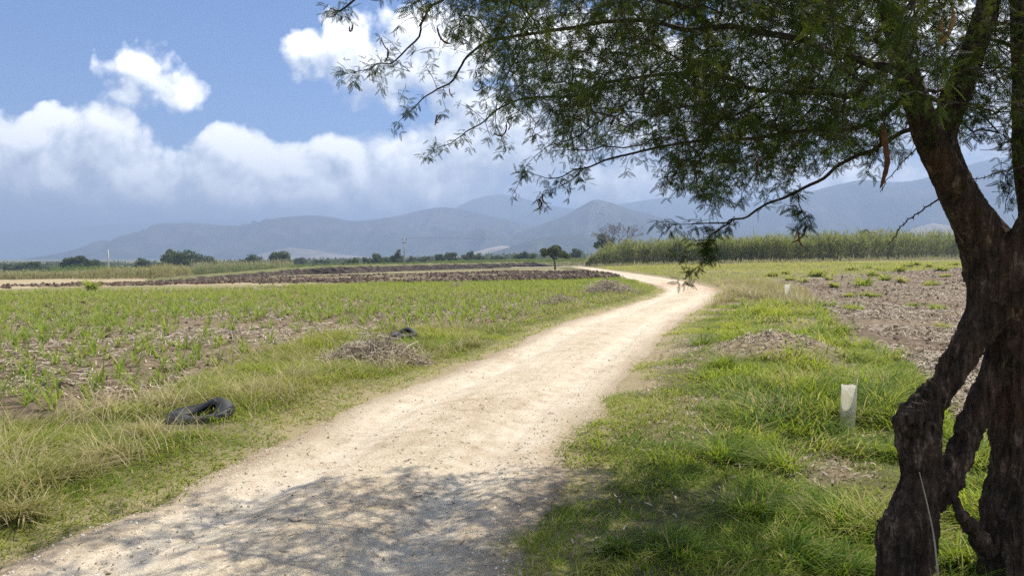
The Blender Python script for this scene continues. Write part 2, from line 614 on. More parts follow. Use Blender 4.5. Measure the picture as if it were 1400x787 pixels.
# ------------------------------------------------------------------ the road
def mat_road():
    m, t = new_mat('road_gravel')
    pos = t.add('ShaderNodeNewGeometry').outputs['Position']
    side = t.attr('side')            # 0 centre .. 1 edge
    n1, n2, n3, n4 = t.noise(.7, 4, .6, pos), t.noise(5, 5, .65, pos), t.noise(38, 4, .7, pos), t.noise(110, 3, .7, pos)
    f = t.math('ADD', t.math('MULTIPLY', n3, .5), t.math('MULTIPLY', n4, .5))
    c = t.ramp(f, [(.30, (.24, .19, .13)), (.44, (.50, .42, .31)), (.56, (.64, .555, .425)), (.7, (.79, .71, .575))])
    vo = t.add('ShaderNodeTexVoronoi', {'Vector': pos, 'Scale': 34.0, 'Randomness': 1.0})
    stone = t.math('LESS_THAN', vo.outputs['Distance'], .22)
    sc = t.add('ShaderNodeSeparateColor', {'Color': vo.outputs['Color']})
    pick = t.math('GREATER_THAN', sc.outputs[0], .74)
    c = t.mix(t.math('MULTIPLY', t.math('MULTIPLY', stone, pick), .8), c, t.ramp(sc.outputs[1], [(.2, (.20, .16, .12)), (.5, (.40, .33, .26)), (.8, (.74, .68, .58))]))
    patchy = t.ramp(t.math('ADD', t.math('MULTIPLY', n1, .5), t.math('MULTIPLY', n2, .5)), [(.36, (.72, .66, .59)), (.46, (.90, .86, .81)), (.54, (1.0, .99, .97)), (.64, (1.10, 1.10, 1.09))])
    mm = t.add('ShaderNodeMix', {0: 1.0}, data_type='RGBA', blend_type='MULTIPLY')
    t.l.new(c, mm.inputs[6])
    t.l.new(patchy, mm.inputs[7])
    c = mm.outputs[2]
    rut = t.attr('rut')
    c = t.mix(t.math('MULTIPLY', t.math('MULTIPLY', rut, t.ramp(n2, [(.35, (.3, .3, .3)), (.6, (1, 1, 1))])), .6), c, (.70, .62, .50))
    ed = t.math('MULTIPLY', t.math('ADD', side, t.math('MULTIPLY', t.math('SUBTRACT', n2, .5), .5)), 1.0)
    edf = t.ramp(ed, [(.70, (0, 0, 0)), (.98, (1, 1, 1))])
    c = t.mix(t.math('MULTIPLY', edf, .75), c, t.ramp(f, [(.35, (.17, .12, .075)), (.65, (.36, .27, .18))]))
    # faint lengthwise streaks left by wheels
    stv = t.add('ShaderNodeCombineXYZ', {0: t.math('MULTIPLY', t.attr('cross'), 9.0), 1: t.math('MULTIPLY', t.attr('run'), .35), 2: 0.0}).outputs[0]
    stk = t.ramp(t.noise(1.0, 5, .6, stv), [(.40, (.93, .915, .895)), (.52, (1, 1, 1)), (.66, (1.03, 1.03, 1.025))])
    mm2 = t.add('ShaderNodeMix', {0: 1.0}, data_type='RGBA', blend_type='MULTIPLY')
    t.l.new(c, mm2.inputs[6])
    t.l.new(stk, mm2.inputs[7])
    c = mm2.outputs[2]
    red = t.attr('clay')
    c = t.mix(t.math('MULTIPLY', red, .55), c, (.44, .27, .16))
    h = t.math('ADD', t.math('MULTIPLY', n2, .5), t.math('ADD', n3, t.math('MULTIPLY', n4, .6)))
    p = t.add('ShaderNodeBsdfPrincipled', {'Base Color': c, 'Roughness': .95, 'Specular IOR Level': .12, 'Normal': bump(t, h, .8, .022)})
    return finish(m, t, p.outputs[0])


M_ROAD = mat_road()


def road_z(x, y, s):
    r = np.hypot(x, y)
    rut = np.exp(-((np.abs(s) - .48) / .16) ** 2)
    z = zg(x, y) - .025 + .035 * (1 - s ** 2) - .045 * rut + (fbm(x, y, .8, 3, 12) - .5) * .07 + (fbm(x, y, 6, 3, 14) - .5) * .022 * np.exp(-r / 30)
    return z - .10 * np.maximum(np.abs(s) - 1.0, 0) / .2


RUN = {}


def ribbon(name, Lp, Rp, spacing, nc, ext=1.22):
    C, Hv = (Lp + Rp) / 2, (Rp - Lp) / 2
    seg = np.linalg.norm(np.diff(C, axis=0), axis=1)
    cum = np.concatenate([[0], np.cumsum(seg)])
    s, ss = 0.0, []
    while s < cum[-1]:
        ss.append(s)
        c = np.array([np.interp(s, cum, C[:, 0]), np.interp(s, cum, C[:, 1])])
        s += spacing(np.hypot(*c))
    ss = np.array(ss + [cum[-1]])
    Ci = np.stack([np.interp(ss, cum, C[:, k]) for k in (0, 1)], -1)
    Hi = np.stack([np.interp(ss, cum, Hv[:, k]) for k in (0, 1)], -1)
    a = np.linspace(-ext, ext, nc)
    P = Ci[:, None] + Hi[:, None] * a[None, :, None]
    x, y = P[..., 0].ravel(), P[..., 1].ravel()
    S = np.tile(a, len(ss))
    RUN[name] = np.repeat(ss, nc)
    return x, y, S, grid_faces(len(ss), nc)


def build_road():
    x, y, S, q = ribbon('dirt_road', RLs, RRs, lambda d: max(.05, .012 * d), 70)
    z = road_z(x, y, S)
    rut = np.exp(-((np.abs(S) - .48) / .2) ** 2)
    cl = ground(935, 391)
    clay = np.exp(-((x - cl[0]) / 3.0) ** 2 - ((y - cl[1]) / 6) ** 2) * sstep(.35, .6, fbm(x, y, .7, 3, 15))
    o = mesh_np('dirt_road', np.stack([x, y, z], -1), [q], M_ROAD, attrs={'side': np.abs(S), 'rut': rut, 'clay': clay, 'cross': S, 'run': RUN['dirt_road']}, smooth=True)
    tag(o, 'pale gravel farm road winding between the fields', kind='structure')


build_road()


def build_side_track():
    """the branch that runs left along the bank, behind the lone tree"""
    Yp = [(803, 143), (790, 150), (765, 158), (740, 164), (715, 170), (690, 176)]
    C = np.array([[(px - CX) / F * Y, Y] for px, Y in Yp])
    C = _smooth_resample(C, 6)
    Lp, Rp = C + np.array([0, 2.2]), C - np.array([0, 2.2])
    x, y, S, q = ribbon('farm_track', Lp, Rp, lambda d: .8, 11, 1.0)
    z = zg(x, y) + .14 + (fbm(x, y, .5, 2, 12) - .5) * .1 - .3 * np.maximum(np.abs(S) - .8, 0) / .2
    o = mesh_np('farm_track', np.stack([x, y, z], -1), [q], M_ROAD, attrs={'side': np.abs(S) * .6, 'rut': S * 0, 'clay': S * 0, 'cross': S, 'run': RUN['farm_track']}, smooth=True)
    tag(o, 'pale track branching left along the top of the bank', kind='structure')


build_side_track()

# bare cut face of the bank
def mat_bank():
    m, t = new_mat('bank_earth')
    pos = t.add('ShaderNodeTexCoord').outputs['Object']
    n = t.noise(1.6, 5, .65, pos)
    c = t.ramp(n, [(.3, (.030, .024, .019)), (.5, (.07, .055, .042)), (.7, (.17, .135, .10))])
    g = t.ramp(n, [(.3, (.10, .12, .045)), (.5, (.17, .17, .07)), (.7, (.27, .23, .12))])
    c = t.mix(t.attr('turf'), c, g)
    p = t.add('ShaderNodeBsdfPrincipled', {'Base Color': c, 'Roughness': .95, 'Specular IOR Level': .1, 'Normal': bump(t, t.noise(3, 5, .6, pos), 1, .2)})
    return finish(m, t, p.outputs[0])


M_BANK = mat_bank()


def build_bank():
    P = _smooth_resample(BANK, 26)
    n, nc = len(P), 9
    t = np.linspace(0, 1, nc)
    T = np.gradient(P, axis=0)
    T /= np.linalg.norm(T, axis=1)[:, None]
    N = np.stack([-T[:, 1], T[:, 0]], -1)
    N *= np.sign(N[:, 1:2])
    off = np.interp(t, [0, .12, .7, .85, 1], [-.8, -.35, .15, .8, 6.5])
    hh = np.interp(t, [0, .12, .7, .85, 1], [-.35, .15, 1.15, 1.45, 1.0])
    w = (.3 * sstep(0, .06, np.linspace(0, 1, n)) + .7 * sstep(0, .36, np.linspace(0, 1, n))) * (1 - sstep(.90, 1, np.linspace(0, 1, n)))
    X = P[:, None, 0] + N[:, None, 0] * off[None]
    Y = P[:, None, 1] + N[:, None, 1] * off[None]
    Z = zg0(X, Y) + hh[None] * (.08 + .92 * w[:, None]) + (fbm(X, Y, .9, 4, 44) - .5) * .55
    Y = Y + (fbm(X, Z * 3 + Y, .8, 3, 45) - .5) * 1.0
    o = mesh_np('earth_bank', np.stack([X, Y, Z], -1).reshape(-1, 3), [grid_faces(n, nc)], M_BANK, smooth=False, attrs={'turf': np.tile((t > .72) * 1.0, n)})
    tag(o, 'dark cut earth bank at the far side of the ploughed strip', kind='structure')


build_bank()


# ------------------------------------------------------------------ scatter helpers
def scatter(poly, n, seed=0):
    r = np.random.default_rng(seed)
    lo, hi = poly.min(0), poly.max(0)
    P = r.uniform(lo, hi, (n, 2))
    return P[inside(poly, P[:, 0], P[:, 1])]


def view_scatter(poly, dens, seed=0, dmax=200, dmin=3.0, umax=.75):
    """points in the polygon, with a density (per m2) that is a function of distance"""
    r = np.random.default_rng(seed)
    out = []
    edges = np.geomspace(dmin, dmax, 30)
    for a, b in zip(edges[:-1], edges[1:]):
        n = dens((a + b) / 2) * (b - a) * (2 * umax * b)
        n = r.poisson(n)
        y = r.uniform(a, b, n)
        x = r.uniform(-umax * b, umax * b, n)
        k = inside(poly, x, y)
        out.append(np.stack([x[k], y[k]], -1))
    return np.vstack(out)


M_GRASS = leafy('grass_blade', [(0, (.075, .15, .014)), (.35, (.19, .285, .028)), (.7, (.35, .40, .055)), (.86, (.43, .385, .11)), (1, (.60, .49, .25))], .50)
M_DRYGRASS = leafy('dry_grass_blade', [(0, (.17, .20, .06)), (.3, (.30, .26, .11)), (.65, (.44, .36, .19)), (1, (.58, .48, .29))], .3)
M_CROP = leafy('crop_leaf', [(0, (.11, .20, .035)), (.5, (.20, .29, .048)), (.85, (.33, .37, .085)), (1, (.48, .41, .19))], .45)


def grass_sheet(name, pts, L, W, rnd, mat, label, seed, nseg=3, lean=(.1, .6), sag=(.1, .9), zoff=-.01, kind='stuff'):
    r = np.random.default_rng(seed)
    N = len(pts)
    e = road_edge(pts[:, 0], pts[:, 1])
    z = zfull(pts[:, 0], pts[:, 1], e) + zoff
    root = np.column_stack([pts, z])
    az = 12.0 * fbm(pts[:, 0], pts[:, 1], 1.6, 3, seed + 200) + r.normal(0, 1.0, N)
    V, FF, tt, idx = blades(root, az, L, W, r.uniform(*lean, N), r.uniform(*sag, N), nseg)
    o = mesh_np(name, V, FF, mat, attrs={'rnd': rnd[idx], 'tt': tt})
    return tag(o, label, kind=kind)


GUARD = ground(1158, 590)


def build_lawn():
    r = np.random.default_rng(11)
    P = view_scatter(P_LAWN, lambda d: float(np.clip(3000 * (4.5 / d) ** 1.65, 45, 3000)), 12, 60, 3.2, .8)
    x, y = P.T
    d = np.hypot(x, y)
    e = road_edge(x, y)
    edge = sstep(-.25, .15, e + (fbm(x, y, 1.3, 4, 51) - .5) * 1.3)
    cl = fbm(x, y, 1.1, 4, 52)
    edge = np.where(e < -.9, 0, edge)
    bare = sstep(.52, .66, fbm(x, y, .9, 4, 83)) * sstep(1.0, 2.2, x)
    dm = np.hypot((x - MOUND[0]) / 1.0, (y - MOUND[1]) / .85)
    mo = 1 - sstep(.7, 1.2, dm + (fbm(x, y, 3, 3, 90) - .5) * .7)
    gd = np.exp(-((x - GUARD[0]) / .2) ** 2 - ((y - GUARD[1] + .25) / .4) ** 2)
    tk = np.clip((1 - .85 * gd) * 1.25 * edge * (.18 + 1.2 * sstep(.32, .58, .6 * cl + .4 * fbm(x, y, 3.2, 3, 255))) * (1 - .93 * bare) * (1 - .97 * mo), 0, 1)
    k = r.uniform(0, 1, len(P)) < tk
    P, d, e, cl, x, y = P[k], d[k], e[k], cl[k], x[k], y[k]
    N = len(P)
    tall = sstep(.40, .60, .5 * fbm(x, y, .75, 3, 53) + .5 * fbm(x, y, 2.4, 3, 253)) * sstep(.4, 1.3, e)
    L = (.055 + .15 * tall * sstep(.6, 2.2, e) + .04 * tall + .05 * sstep(.4, .7, cl)) * r.uniform(.5, 1.5, N) * (.75 + .25 * sstep(.1, .9, e)) * (1 + .010 * d)
    L = L * (1 - .6 * np.exp(-((x - GUARD[0]) / .28) ** 4) * sstep(GUARD[1] - 2.2, GUARD[1] - 1.2, y) * (y < GUARD[1] + .1))
    W = .0078 * (1 + .10 * np.maximum(d - 4, 0)) * r.uniform(.5, 1.4, N) * (1 + .5 * tall)
    rnd = np.clip(.39 + .9 * (fbm(x, y, .8, 3, 54) - .5) + r.normal(0, .15, N) + .05 * sstep(5, 20, d), 0, .8)
    st = r.uniform(0, 1, N) < (.07 + .2 * bare[k] + .10 * (e < .5) + .25 * sstep(.52, .66, fbm(x, y, 1.3, 3, 254)))
    rnd = np.where(st, r.uniform(.85, 1, N), rnd)
    grass_sheet('meadow_grass', P, L, W, rnd, M_GRASS, 'bright green grass on the strip right of the road', 13, 3, (.15, .85), (.2, 1.1))


build_lawn()

P_VERGE = gpoly([(-1500, 1000), (-300, 960), (100, 787), (200, 741), (290, 698), (390, 650), (490, 595), (580, 543), (670, 508), (750, 475), (800, 448), (850, 430), (890, 415), (925, 398),
                 (880, 390), (850, 398), (800, 416), (700, 438), (560, 450), (450, 460), (330, 490), (200, 543), (100, 570), (0, 590), (-200, 613), (-700, 640)])


TYRE_AT = ground(274, 581)


def build_verge():
    r = np.random.default_rng(21)
    P = view_scatter(P_VERGE, lambda d: float(np.clip(3000 * (5 / d) ** 1.6, 60, 3000)), 22, 60, 3.2, .8)
    x, y = P.T
    d, e = np.hypot(x, y), road_edge(x, y)
    tyr = np.exp(-(((x - TYRE_AT[0]) / .42) ** 2 + ((y - TYRE_AT[1] + .25) / .42) ** 2) ** 2)
    edge = np.where(e < -.9, 0, sstep(-.25, .15, e + (fbm(x, y, 1.2, 4, 55) - .5) * 1.2))
    cl = fbm(x, y, 1.2, 4, 56)
    k = r.uniform(0, 1, len(P)) < np.clip(1.2 * edge * (.25 + .5 * (1 - sstep(.3, 1.0, e)) + sstep(.32, .6, cl)) * (1 - .8 * tyr), 0, 1)
    P, d, e, x, y, cl = P[k], d[k], e[k], x[k], y[k], cl[k]
    N = len(P)
    L = (.05 + .13 * sstep(.35, .65, .5 * cl + .5 * fbm(x, y, 2.6, 3, 256)) * sstep(.2, 1.0, e)) * r.uniform(.5, 1.6, N) * (1 + .01 * d)
    W = .0072 * (1 + .10 * np.maximum(d - 4, 0)) * r.uniform(.5, 1.4, N)
    rnd = np.clip(.40 + .5 * (fbm(x, y, .7, 3, 57) - .5) + r.normal(0, .13, N), 0, .8)
    st = r.uniform(0, 1, N) < .16 + .36 * sstep(.42, .6, fbm(x, y, .7, 3, 66))
    rnd = np.where(st, r.uniform(.85, 1, N), rnd)
    grass_sheet('verge_grass', P, L, W, rnd, M_GRASS, 'short mixed grass on the verge left of the road', 23, 3, (.2, .9), (.2, 1.1))
    # tall dry stalks among it
    P = view_scatter(P_VERGE, lambda d: float(np.clip(620 * (5 / d) ** 1.1, 45, 620)), 24, 60, 3.2, .8)
    x, y = P.T
    d, e = np.hypot(x, y), road_edge(x, y)
    cl = fbm(x, y, .8, 4, 58)
    k = (r.uniform(0, 1, len(P)) < np.clip(sstep(.40, .62, cl) * 1.2 + .12, 0, 1)) & (e > .45) & (((x - TYRE_AT[0]) / .5) ** 2 + ((y - TYRE_AT[1] + .25) / .5) ** 2 > 1)
    P, d = P[k], d[k]
    N = len(P)
    L = r.gamma(5, .062, N).clip(.1, .62) * np.interp(d, [6, 25], [1, .75])
    W = .0056 * (1 + .10 * np.maximum(d - 4, 0)) * r.uniform(.5, 1.4, N)
    grass_sheet('dry_grass', P, L, W, np.clip(r.normal(.55, .25, N), 0, 1), M_DRYGRASS, 'tall straw coloured grass standing in the left verge', 25, 4, (.1, .85), (.1, 1.1))


build_verge()


def build_right_dry():
    """pale dry grass at the bend, beside the bright lawn"""
    r = np.random.default_rng(31)
    Pd = gpoly([(965, 425), (985, 402), (980, 390), (1010, 386), (1055, 392), (1100, 402), (1120, 425), (1060, 415), (1010, 408)])
    P = scatter(Pd, 30000, 32)
    x, y = P.T
    k = (r.uniform(0, 1, len(P)) < np.clip(sstep(.38, .6, fbm(x, y, .35, 3, 59)) + .15, 0, 1)) & (road_edge(x, y) > .2)
    P = P[k]
    N = len(P)
    d = np.hypot(*P.T)
    grass_sheet('dry_bend_grass', P, r.uniform(.2, .6, N), .012 * r.uniform(.7, 1.4, N) * (1 + .03 * d), np.clip(r.normal(.72, .2, N), 0, 1), M_DRYGRASS,
                'pale dry grass at the outside of the road bend', 33, 3, (.1, .5), (.1, .7))
    # grass flats further off
    out, rn = [], []
    for poly, n, mu in ((P_GREENFLAT, 60000, .45), (P_HEDGEGRASS, 60000, .84)):
        P = scatter(poly, n, 34 + n)
        P = P[road_edge(P[:, 0], P[:, 1]) > .3]
        out.append(P)
        rn.append(np.clip(r.normal(mu, .14, len(P)) + .4 * (fbm(P[:, 0], P[:, 1], .12, 3, 62) - .5), 0, 1))
    P, rn = np.vstack(out), np.concatenate(rn)
    d = np.hypot(*P.T)
    N = len(P)
    grass_sheet('far_grass', P, r.uniform(.08, .2, N) * (1 + .008 * d), .006 * (1 + .11 * d) * r.uniform(.7, 1.3, N), rn, M_GRASS, 'thin grass on the flats before the cane thicket', 35, 2)


build_right_dry()

# ------------------------------------------------------------------ stubble straw
M_STRAW = plain('straw_litter', [(.25, (.16, .125, .09)), (.5, (.29, .235, .17)), (.75, (.50, .42, .32))], 2, .8, None, 'rnd')


def straw(name, P, lo, hi, label, seed):
    r = np.random.default_rng(seed)
    N = len(P)
    d = np.hypot(*P.T)
    z = zfull(P[:, 0], P[:, 1]) + r.uniform(.0, .03, N)
    az = r.uniform(0, math.pi, N)
    el = r.normal(0, .22, N)
    L = r.uniform(lo, hi, N)
    A = np.column_stack([P, z])
    D = np.stack([np.cos(az) * np.cos(el), np.sin(az) * np.cos(el), np.sin(el)], -1) * L[:, None]
    s = np.stack([-np.sin(az), np.cos(az), r.normal(0, .4, N)], -1) * (.0038 * (1 + .06 * d) * r.uniform(.5, 1.4, N))[:, None]
    b = np.stack([0 * az, 0 * az, r.uniform(0, .03, N)], -1)
    V = np.stack([A - D / 2 - s, A - D / 2 + s, A + b + s, A + b - s, A + D / 2 - s * .6, A + D / 2 + s * .6], 1)
    base = (np.arange(N) * 6)[:, None]
    q = np.concatenate([base + np.array([[0, 1, 2, 3]]), base + np.array([[3, 2, 5, 4]])])
    o = mesh_np(name, V.reshape(-1, 3), [q], M_STRAW, attrs={'rnd': np.repeat(r.uniform(0, 1, N), 6)})
    return tag(o, label, kind='stuff')


def build_straw():
    r = np.random.default_rng(41)
    P = view_scatter(P_FIELD_R, lambda d: float(np.clip(620 * (8 / d) ** 1.8, 2.0, 620)), 42, 90, 4, .8)
    k = r.uniform(0, 1, len(P)) < sstep(.3, .58, fbm(P[:, 0], P[:, 1], .35, 3, 63))
    straw('straw_litter', P[k], .05, .22, 'chopped pale straw lying over the right field', 43)
    P = view_scatter(P_CROP, lambda d: float(np.clip(260 * (9 / d) ** 1.7, 2.0, 260)), 44, 70, 4, .8)
    k = r.uniform(0, 1, len(P)) < sstep(.3, .6, fbm(P[:, 0], P[:, 1], .4, 3, 64))
    straw('stubble_litter', P[k], .06, .3, 'grey dead stalks lying between the crop rows', 45)
    mo = np.random.default_rng(46).normal(0, 1, (500, 2)) * np.array([.5, .4]) + MOUND[:2]
    straw('mound_litter', mo, .04, .16, 'dry chaff on the bare soil mound', 47)
    # bare patches in the lawn carry thatch
    P = view_scatter(P_LAWN, lambda d: float(np.clip(700 * (5 / d) ** 1.7, 2, 700)), 48, 25, 3.2, .8)
    bare = sstep(.5, .62, fbm(P[:, 0], P[:, 1], .9, 4, 83)) * sstep(1.0, 2.2, P[:, 0])
    k = (r.uniform(0, 1, len(P)) < .03 + .6 * bare) & (road_edge(P[:, 0], P[:, 1]) > .15)
    straw('thatch', P[k], .02, .08, 'dead grass thatch on bare patches of the right strip', 49)


build_straw()


# ------------------------------------------------------------------ crop
def crop_plant_geo(seed, n=9, size=1.0):
    r = np.random.default_rng(seed)
    root = np.column_stack([r.normal(0, .025, n), r.normal(0, .025, n), np.full(n, -.02)]) * size
    V, FF, tt, idx = blades(root, r.uniform(0, 6.28, n), r.uniform(.14, .38, n) * size, r.uniform(.017, .034, n) * size, r.uniform(.1, .55, n), r.uniform(.05, .8, n), 4)
    rn = np.clip(r.normal(.48, .2, n), 0, 1)
    rn = np.where(r.uniform(0, 1, n) < .16, 1.0, rn)
    return V, FF, {'rnd': rn[idx], 'tt': tt}


def crop_spots():
    """plants in rows that run along with the road"""
    r = np.random.default_rng(51)
    th = math.radians(62)
    ux, uy = math.cos(th), math.sin(th)
    a = np.arange(-70, 75, .22)
    b = np.arange(-75, 75, .52)
    A, B = np.meshgrid(a, b)
    A = A + r.normal(0, .09, A.shape)
    B = B + r.normal(0, .11, B.shape)
    x, y = (A * ux - B * uy - 8).ravel(), (A * uy + B * ux + 30).ravel()
    k = (y > 5) & inside(P_CROP, *jit(x, y, .35)) & (np.abs(x / np.maximum(y, 1)) < .80)
    x, y = x[k], y[k]
    dens = sstep(.30, .50, fbm(x, y, .20, 4, 65) + .16 * sstep(18, 30, y)) * .70 + .15
    dens = dens * (1 - .8 * sstep(36, 42, y) * (x / y < -.30))
    mid = np.hypot(x, y)
    k = r.uniform(0, 1, len(x)) < dens
    return np.column_stack([x[k], y[k]])


def build_crop():
    r = np.random.default_rng(52)
    S = crop_spots()
    d = np.hypot(*S.T)
    S, d = S[np.argsort(d)], np.sort(d)
    px, py = to_px(np.column_stack([S, np.zeros(len(S))]))
    infr = (px > 4) & (px < 1400) & (py < 800)
    near = S[infr][:290]
    rest = np.vstack([S[infr][290:], S[~infr]])
    vars_ = [crop_plant_geo(100 + i, 8 + i % 4) for i in range(8)]
    protos = []
    for i, (V, FF, A) in enumerate(vars_):
        o = mesh_np('crop_plant', V, FF, M_CROP, attrs=A)
        protos.append(o)
    zs = zfull(near[:, 0], near[:, 1])
    for i, (p, z) in enumerate(zip(near, zs)):
        o = protos[i] if i < 8 else protos[int(r.integers(8))].copy()
        if i >= 8:
            COL.objects.link(o)
        s = float(r.uniform(.7, 1.35))
        o.location = (p[0], p[1], z)
        o.scale = (s, s, s * float(r.uniform(.85, 1.15)))
        o.rotation_euler = (0, 0, float(r.uniform(0, 6.28)))
        tag(o, 'young strap-leaved crop sprout growing in the left stubble field, among its nearest rows', 'crop plant', 'crop sprouts in the left field')
    zs = zfull(rest[:, 0], rest[:, 1])
    parts = []
    pick = r.integers(0, 8, len(rest))
    for v in range(8):
        V, FF, A = vars_[v]
        P, Z = rest[pick == v], zs[pick == v]
        n = len(P)
        s = r.uniform(.7, 1.35, n)
        an = r.uniform(0, 6.28, n)
        X = s[:, None] * (np.cos(an)[:, None] * V[:, 0] - np.sin(an)[:, None] * V[:, 1]) + P[:, :1]
        Y = s[:, None] * (np.sin(an)[:, None] * V[:, 0] + np.cos(an)[:, None] * V[:, 1]) + P[:, 1:]
        Zz = s[:, None] * V[:, 2] + Z[:, None]
        nv = len(V)
        fs = [(f[None] + (np.arange(n) * nv)[:, None, None]).reshape(-1, f.shape[1]) for f in FF]
        dd = np.hypot(*P.T)
        rn = np.clip(A['rnd'][None] + r.normal(0, .08, n)[:, None] + (.20 * sstep(16, 40, dd))[:, None], 0, 1)
        parts.append((np.stack([X, Y, Zz], -1).reshape(-1, 3), fs, {'rnd': rn.ravel(), 'tt': np.tile(A['tt'], n)}))
    V, FF, A = join(parts)
    tag(mesh_np('crop_rows', V, FF, M_CROP, attrs=A), 'far rows of green crop over the left field', kind='stuff')


build_crop()


# ------------------------------------------------------------------ clods, gravel, fallen litter
M_CLOD = plain('clod_soil', [(.3, (.058, .038, .026)), (.55, (.118, .081, .055)), (.8, (.20, .145, .10))], 3, .95, (9, .8, .05), 'rnd')
M_PEB = plain('pebble', [(.25, (.33, .26, .19)), (.5, (.52, .44, .33)), (.75, (.76, .69, .58))], 4, .85, None, 'rnd')
M_TWIG = plain('dead_twig', [(.25, (.11, .08, .06)), (.5, (.27, .21, .155)), (.8, (.48, .40, .31))], 5, .85, None, 'rnd')


def build_clods():
    r = np.random.default_rng(61)
    C = []
    for pts, n, w in ((((545, 389), (640, 386.5), (700, 384.5), (780, 382.5), (838, 380.5)), 1700, .9), (((690, 377.5), (760, 374), (800, 373), (838, 379)), 1300, 2.2),
                      (((110, 390), (300, 387), (420, 384), (520, 382)), 2600, 4.0)):
        P = _smooth_resample(np.array([ground(*p)[:2] for p in pts]), 40)
        i = r.integers(0, len(P), n)
        C.append(P[i] + r.normal(0, 1, (n, 2)) * np.array([.4, w * .5]))
    P = scatter(P_PLOUGH, 9000, 62)
    C.append(P[fbm(P[:, 0], P[:, 1] * 2.2, .09, 4, 71) > .42])
    C = np.vstack(C)
    nb = 1700 + 1300
    S = r.uniform(.05, .16, (len(C), 1)) * r.uniform(.7, 1.3, (len(C), 3))
    S[:nb] *= r.uniform(.7, 1.5, (nb, 1))
    z = zfull(C[:, 0], C[:, 1]) + S[:, 2] * .3
    z[:1700] += .08 * r.uniform(0, 1, 1700)
    V, FF, A = lumps(np.column_stack([C, z]), S, .3, 63)
    tag(mesh_np('soil_clods', V, FF, M_CLOD, attrs=A), 'dark turned clods in the ploughed strip', kind='stuff')
    # clods in the near fields
    P = np.vstack([view_scatter(P_CROP, lambda d: float(np.clip(22 * (8 / d) ** 1.3, .5, 22)), 64, 60, 4, .8), view_scatter(P_FIELD_R, lambda d: float(np.clip(26 * (8 / d) ** 1.3, .5, 26)), 65, 80, 4, .8)])
    S = np.minimum(r.gamma(1.6, .009, (len(P), 1)), .05) * (1 + .012 * np.hypot(*P.T))[:, None] * r.uniform(.7, 1.3, (len(P), 3))
    V, FF, A = lumps(np.column_stack([P, zfull(P[:, 0], P[:, 1]) + S[:, 2] * .2]), S, .3, 66)
    tag(mesh_np('field_clods', V, FF, M_CLOD, attrs=A), 'small clods on the stubble fields', kind='stuff')


build_clods()


def build_gravel():
    r = np.random.default_rng(71)
    P = view_scatter(ROAD_POLY, lambda d: float(np.clip(620 * (4 / d) ** 2.0, .5, 620)), 72, 45, 3.2, .8)
    e = -road_edge(P[:, 0], P[:, 1])
    k = e > .02
    P, e = P[k], e[k]
    # half-width at each point: nearest centre
    j = np.argmin((P[:, None, 0] - RC[None, :, 0]) ** 2 + (P[:, None, 1] - RC[None, :, 1]) ** 2, 1)
    s = 1 - e / RH[j]
    S = np.minimum(r.gamma(1.6, .0018, (len(P), 1)) + .0012, .011) * (1 + .02 * np.hypot(*P.T))[:, None] * r.uniform(.7, 1.3, (len(P), 3))
    z = road_z(P[:, 0], P[:, 1], np.clip(s, 0, 1)) + S[:, 2] * .25
    V, FF, A = lumps(np.column_stack([P, z]), S, .25, 73)
    tag(mesh_np('gravel', V, FF, M_PEB, attrs=A), 'loose gravel on the road', kind='stuff')
    # fallen twigs and pods under the tree
    P = np.random.default_rng(74).normal(0, 1, (420, 2)) * np.array([1.6, 1.2]) + np.array([.1, 4.9])
    e = -road_edge(P[:, 0], P[:, 1])
    P = P[e > .02]
    e = e[e > .02]
    j = np.argmin((P[:, None, 0] - RC[None, :, 0]) ** 2 + (P[:, None, 1] - RC[None, :, 1]) ** 2, 1)
    z = road_z(P[:, 0], P[:, 1], np.clip(1 - e / RH[j], 0, 1)) + .006
    n = len(P)
    an, L = r.uniform(0, 6.28, n), r.uniform(.015, .085, n)
    D = np.stack([np.cos(an) * L, np.sin(an) * L, r.uniform(0, .02, n)], -1)
    c = np.column_stack([P, z])
    bow = np.stack([-np.sin(an), np.cos(an), 0 * an], -1) * (L * r.normal(0, .2, n))[:, None]
    rr = r.uniform(.0012, .0035, n)
    V1, F1 = edges_mesh(c - D / 2, c + bow, rr, rr, 4)
    V2, F2 = edges_mesh(c + bow, c + D / 2, rr, rr * .6, 4)
    rn = r.uniform(0, .6, n)
    V, FF, A = join([(V1, F1, {'rnd': np.repeat(rn, 8)}), (V2, F2, {'rnd': np.repeat(rn, 8)})])
    tag(mesh_np('twig_litter', V, FF, M_TWIG, attrs=A), 'fallen twigs and pods on the road under the tree', kind='stuff')


build_gravel()

# ------------------------------------------------------------------ mountains
def mat_mountain():
    m, t = new_mat('mountain_scrub')
    pos = t.add('ShaderNodeNewGeometry').outputs['Position']
    n = t.math('ADD', t.math('MULTIPLY', t.noise(.0022, 6, .62, pos), .7), t.math('MULTIPLY', t.noise(.02, 4, .6, pos), .3))
    pale = t.attr('pale')
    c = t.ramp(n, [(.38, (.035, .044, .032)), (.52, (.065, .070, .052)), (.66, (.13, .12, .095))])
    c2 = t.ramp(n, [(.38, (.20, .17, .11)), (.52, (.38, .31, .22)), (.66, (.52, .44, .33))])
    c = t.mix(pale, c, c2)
    p = t.add('ShaderNodeBsdfPrincipled', {'Base Color': c, 'Roughness': 1.0, 'Specular IOR Level': 0.0})
    return finish(m, t, p.outputs[0])


M_MTN = mat_mountain()


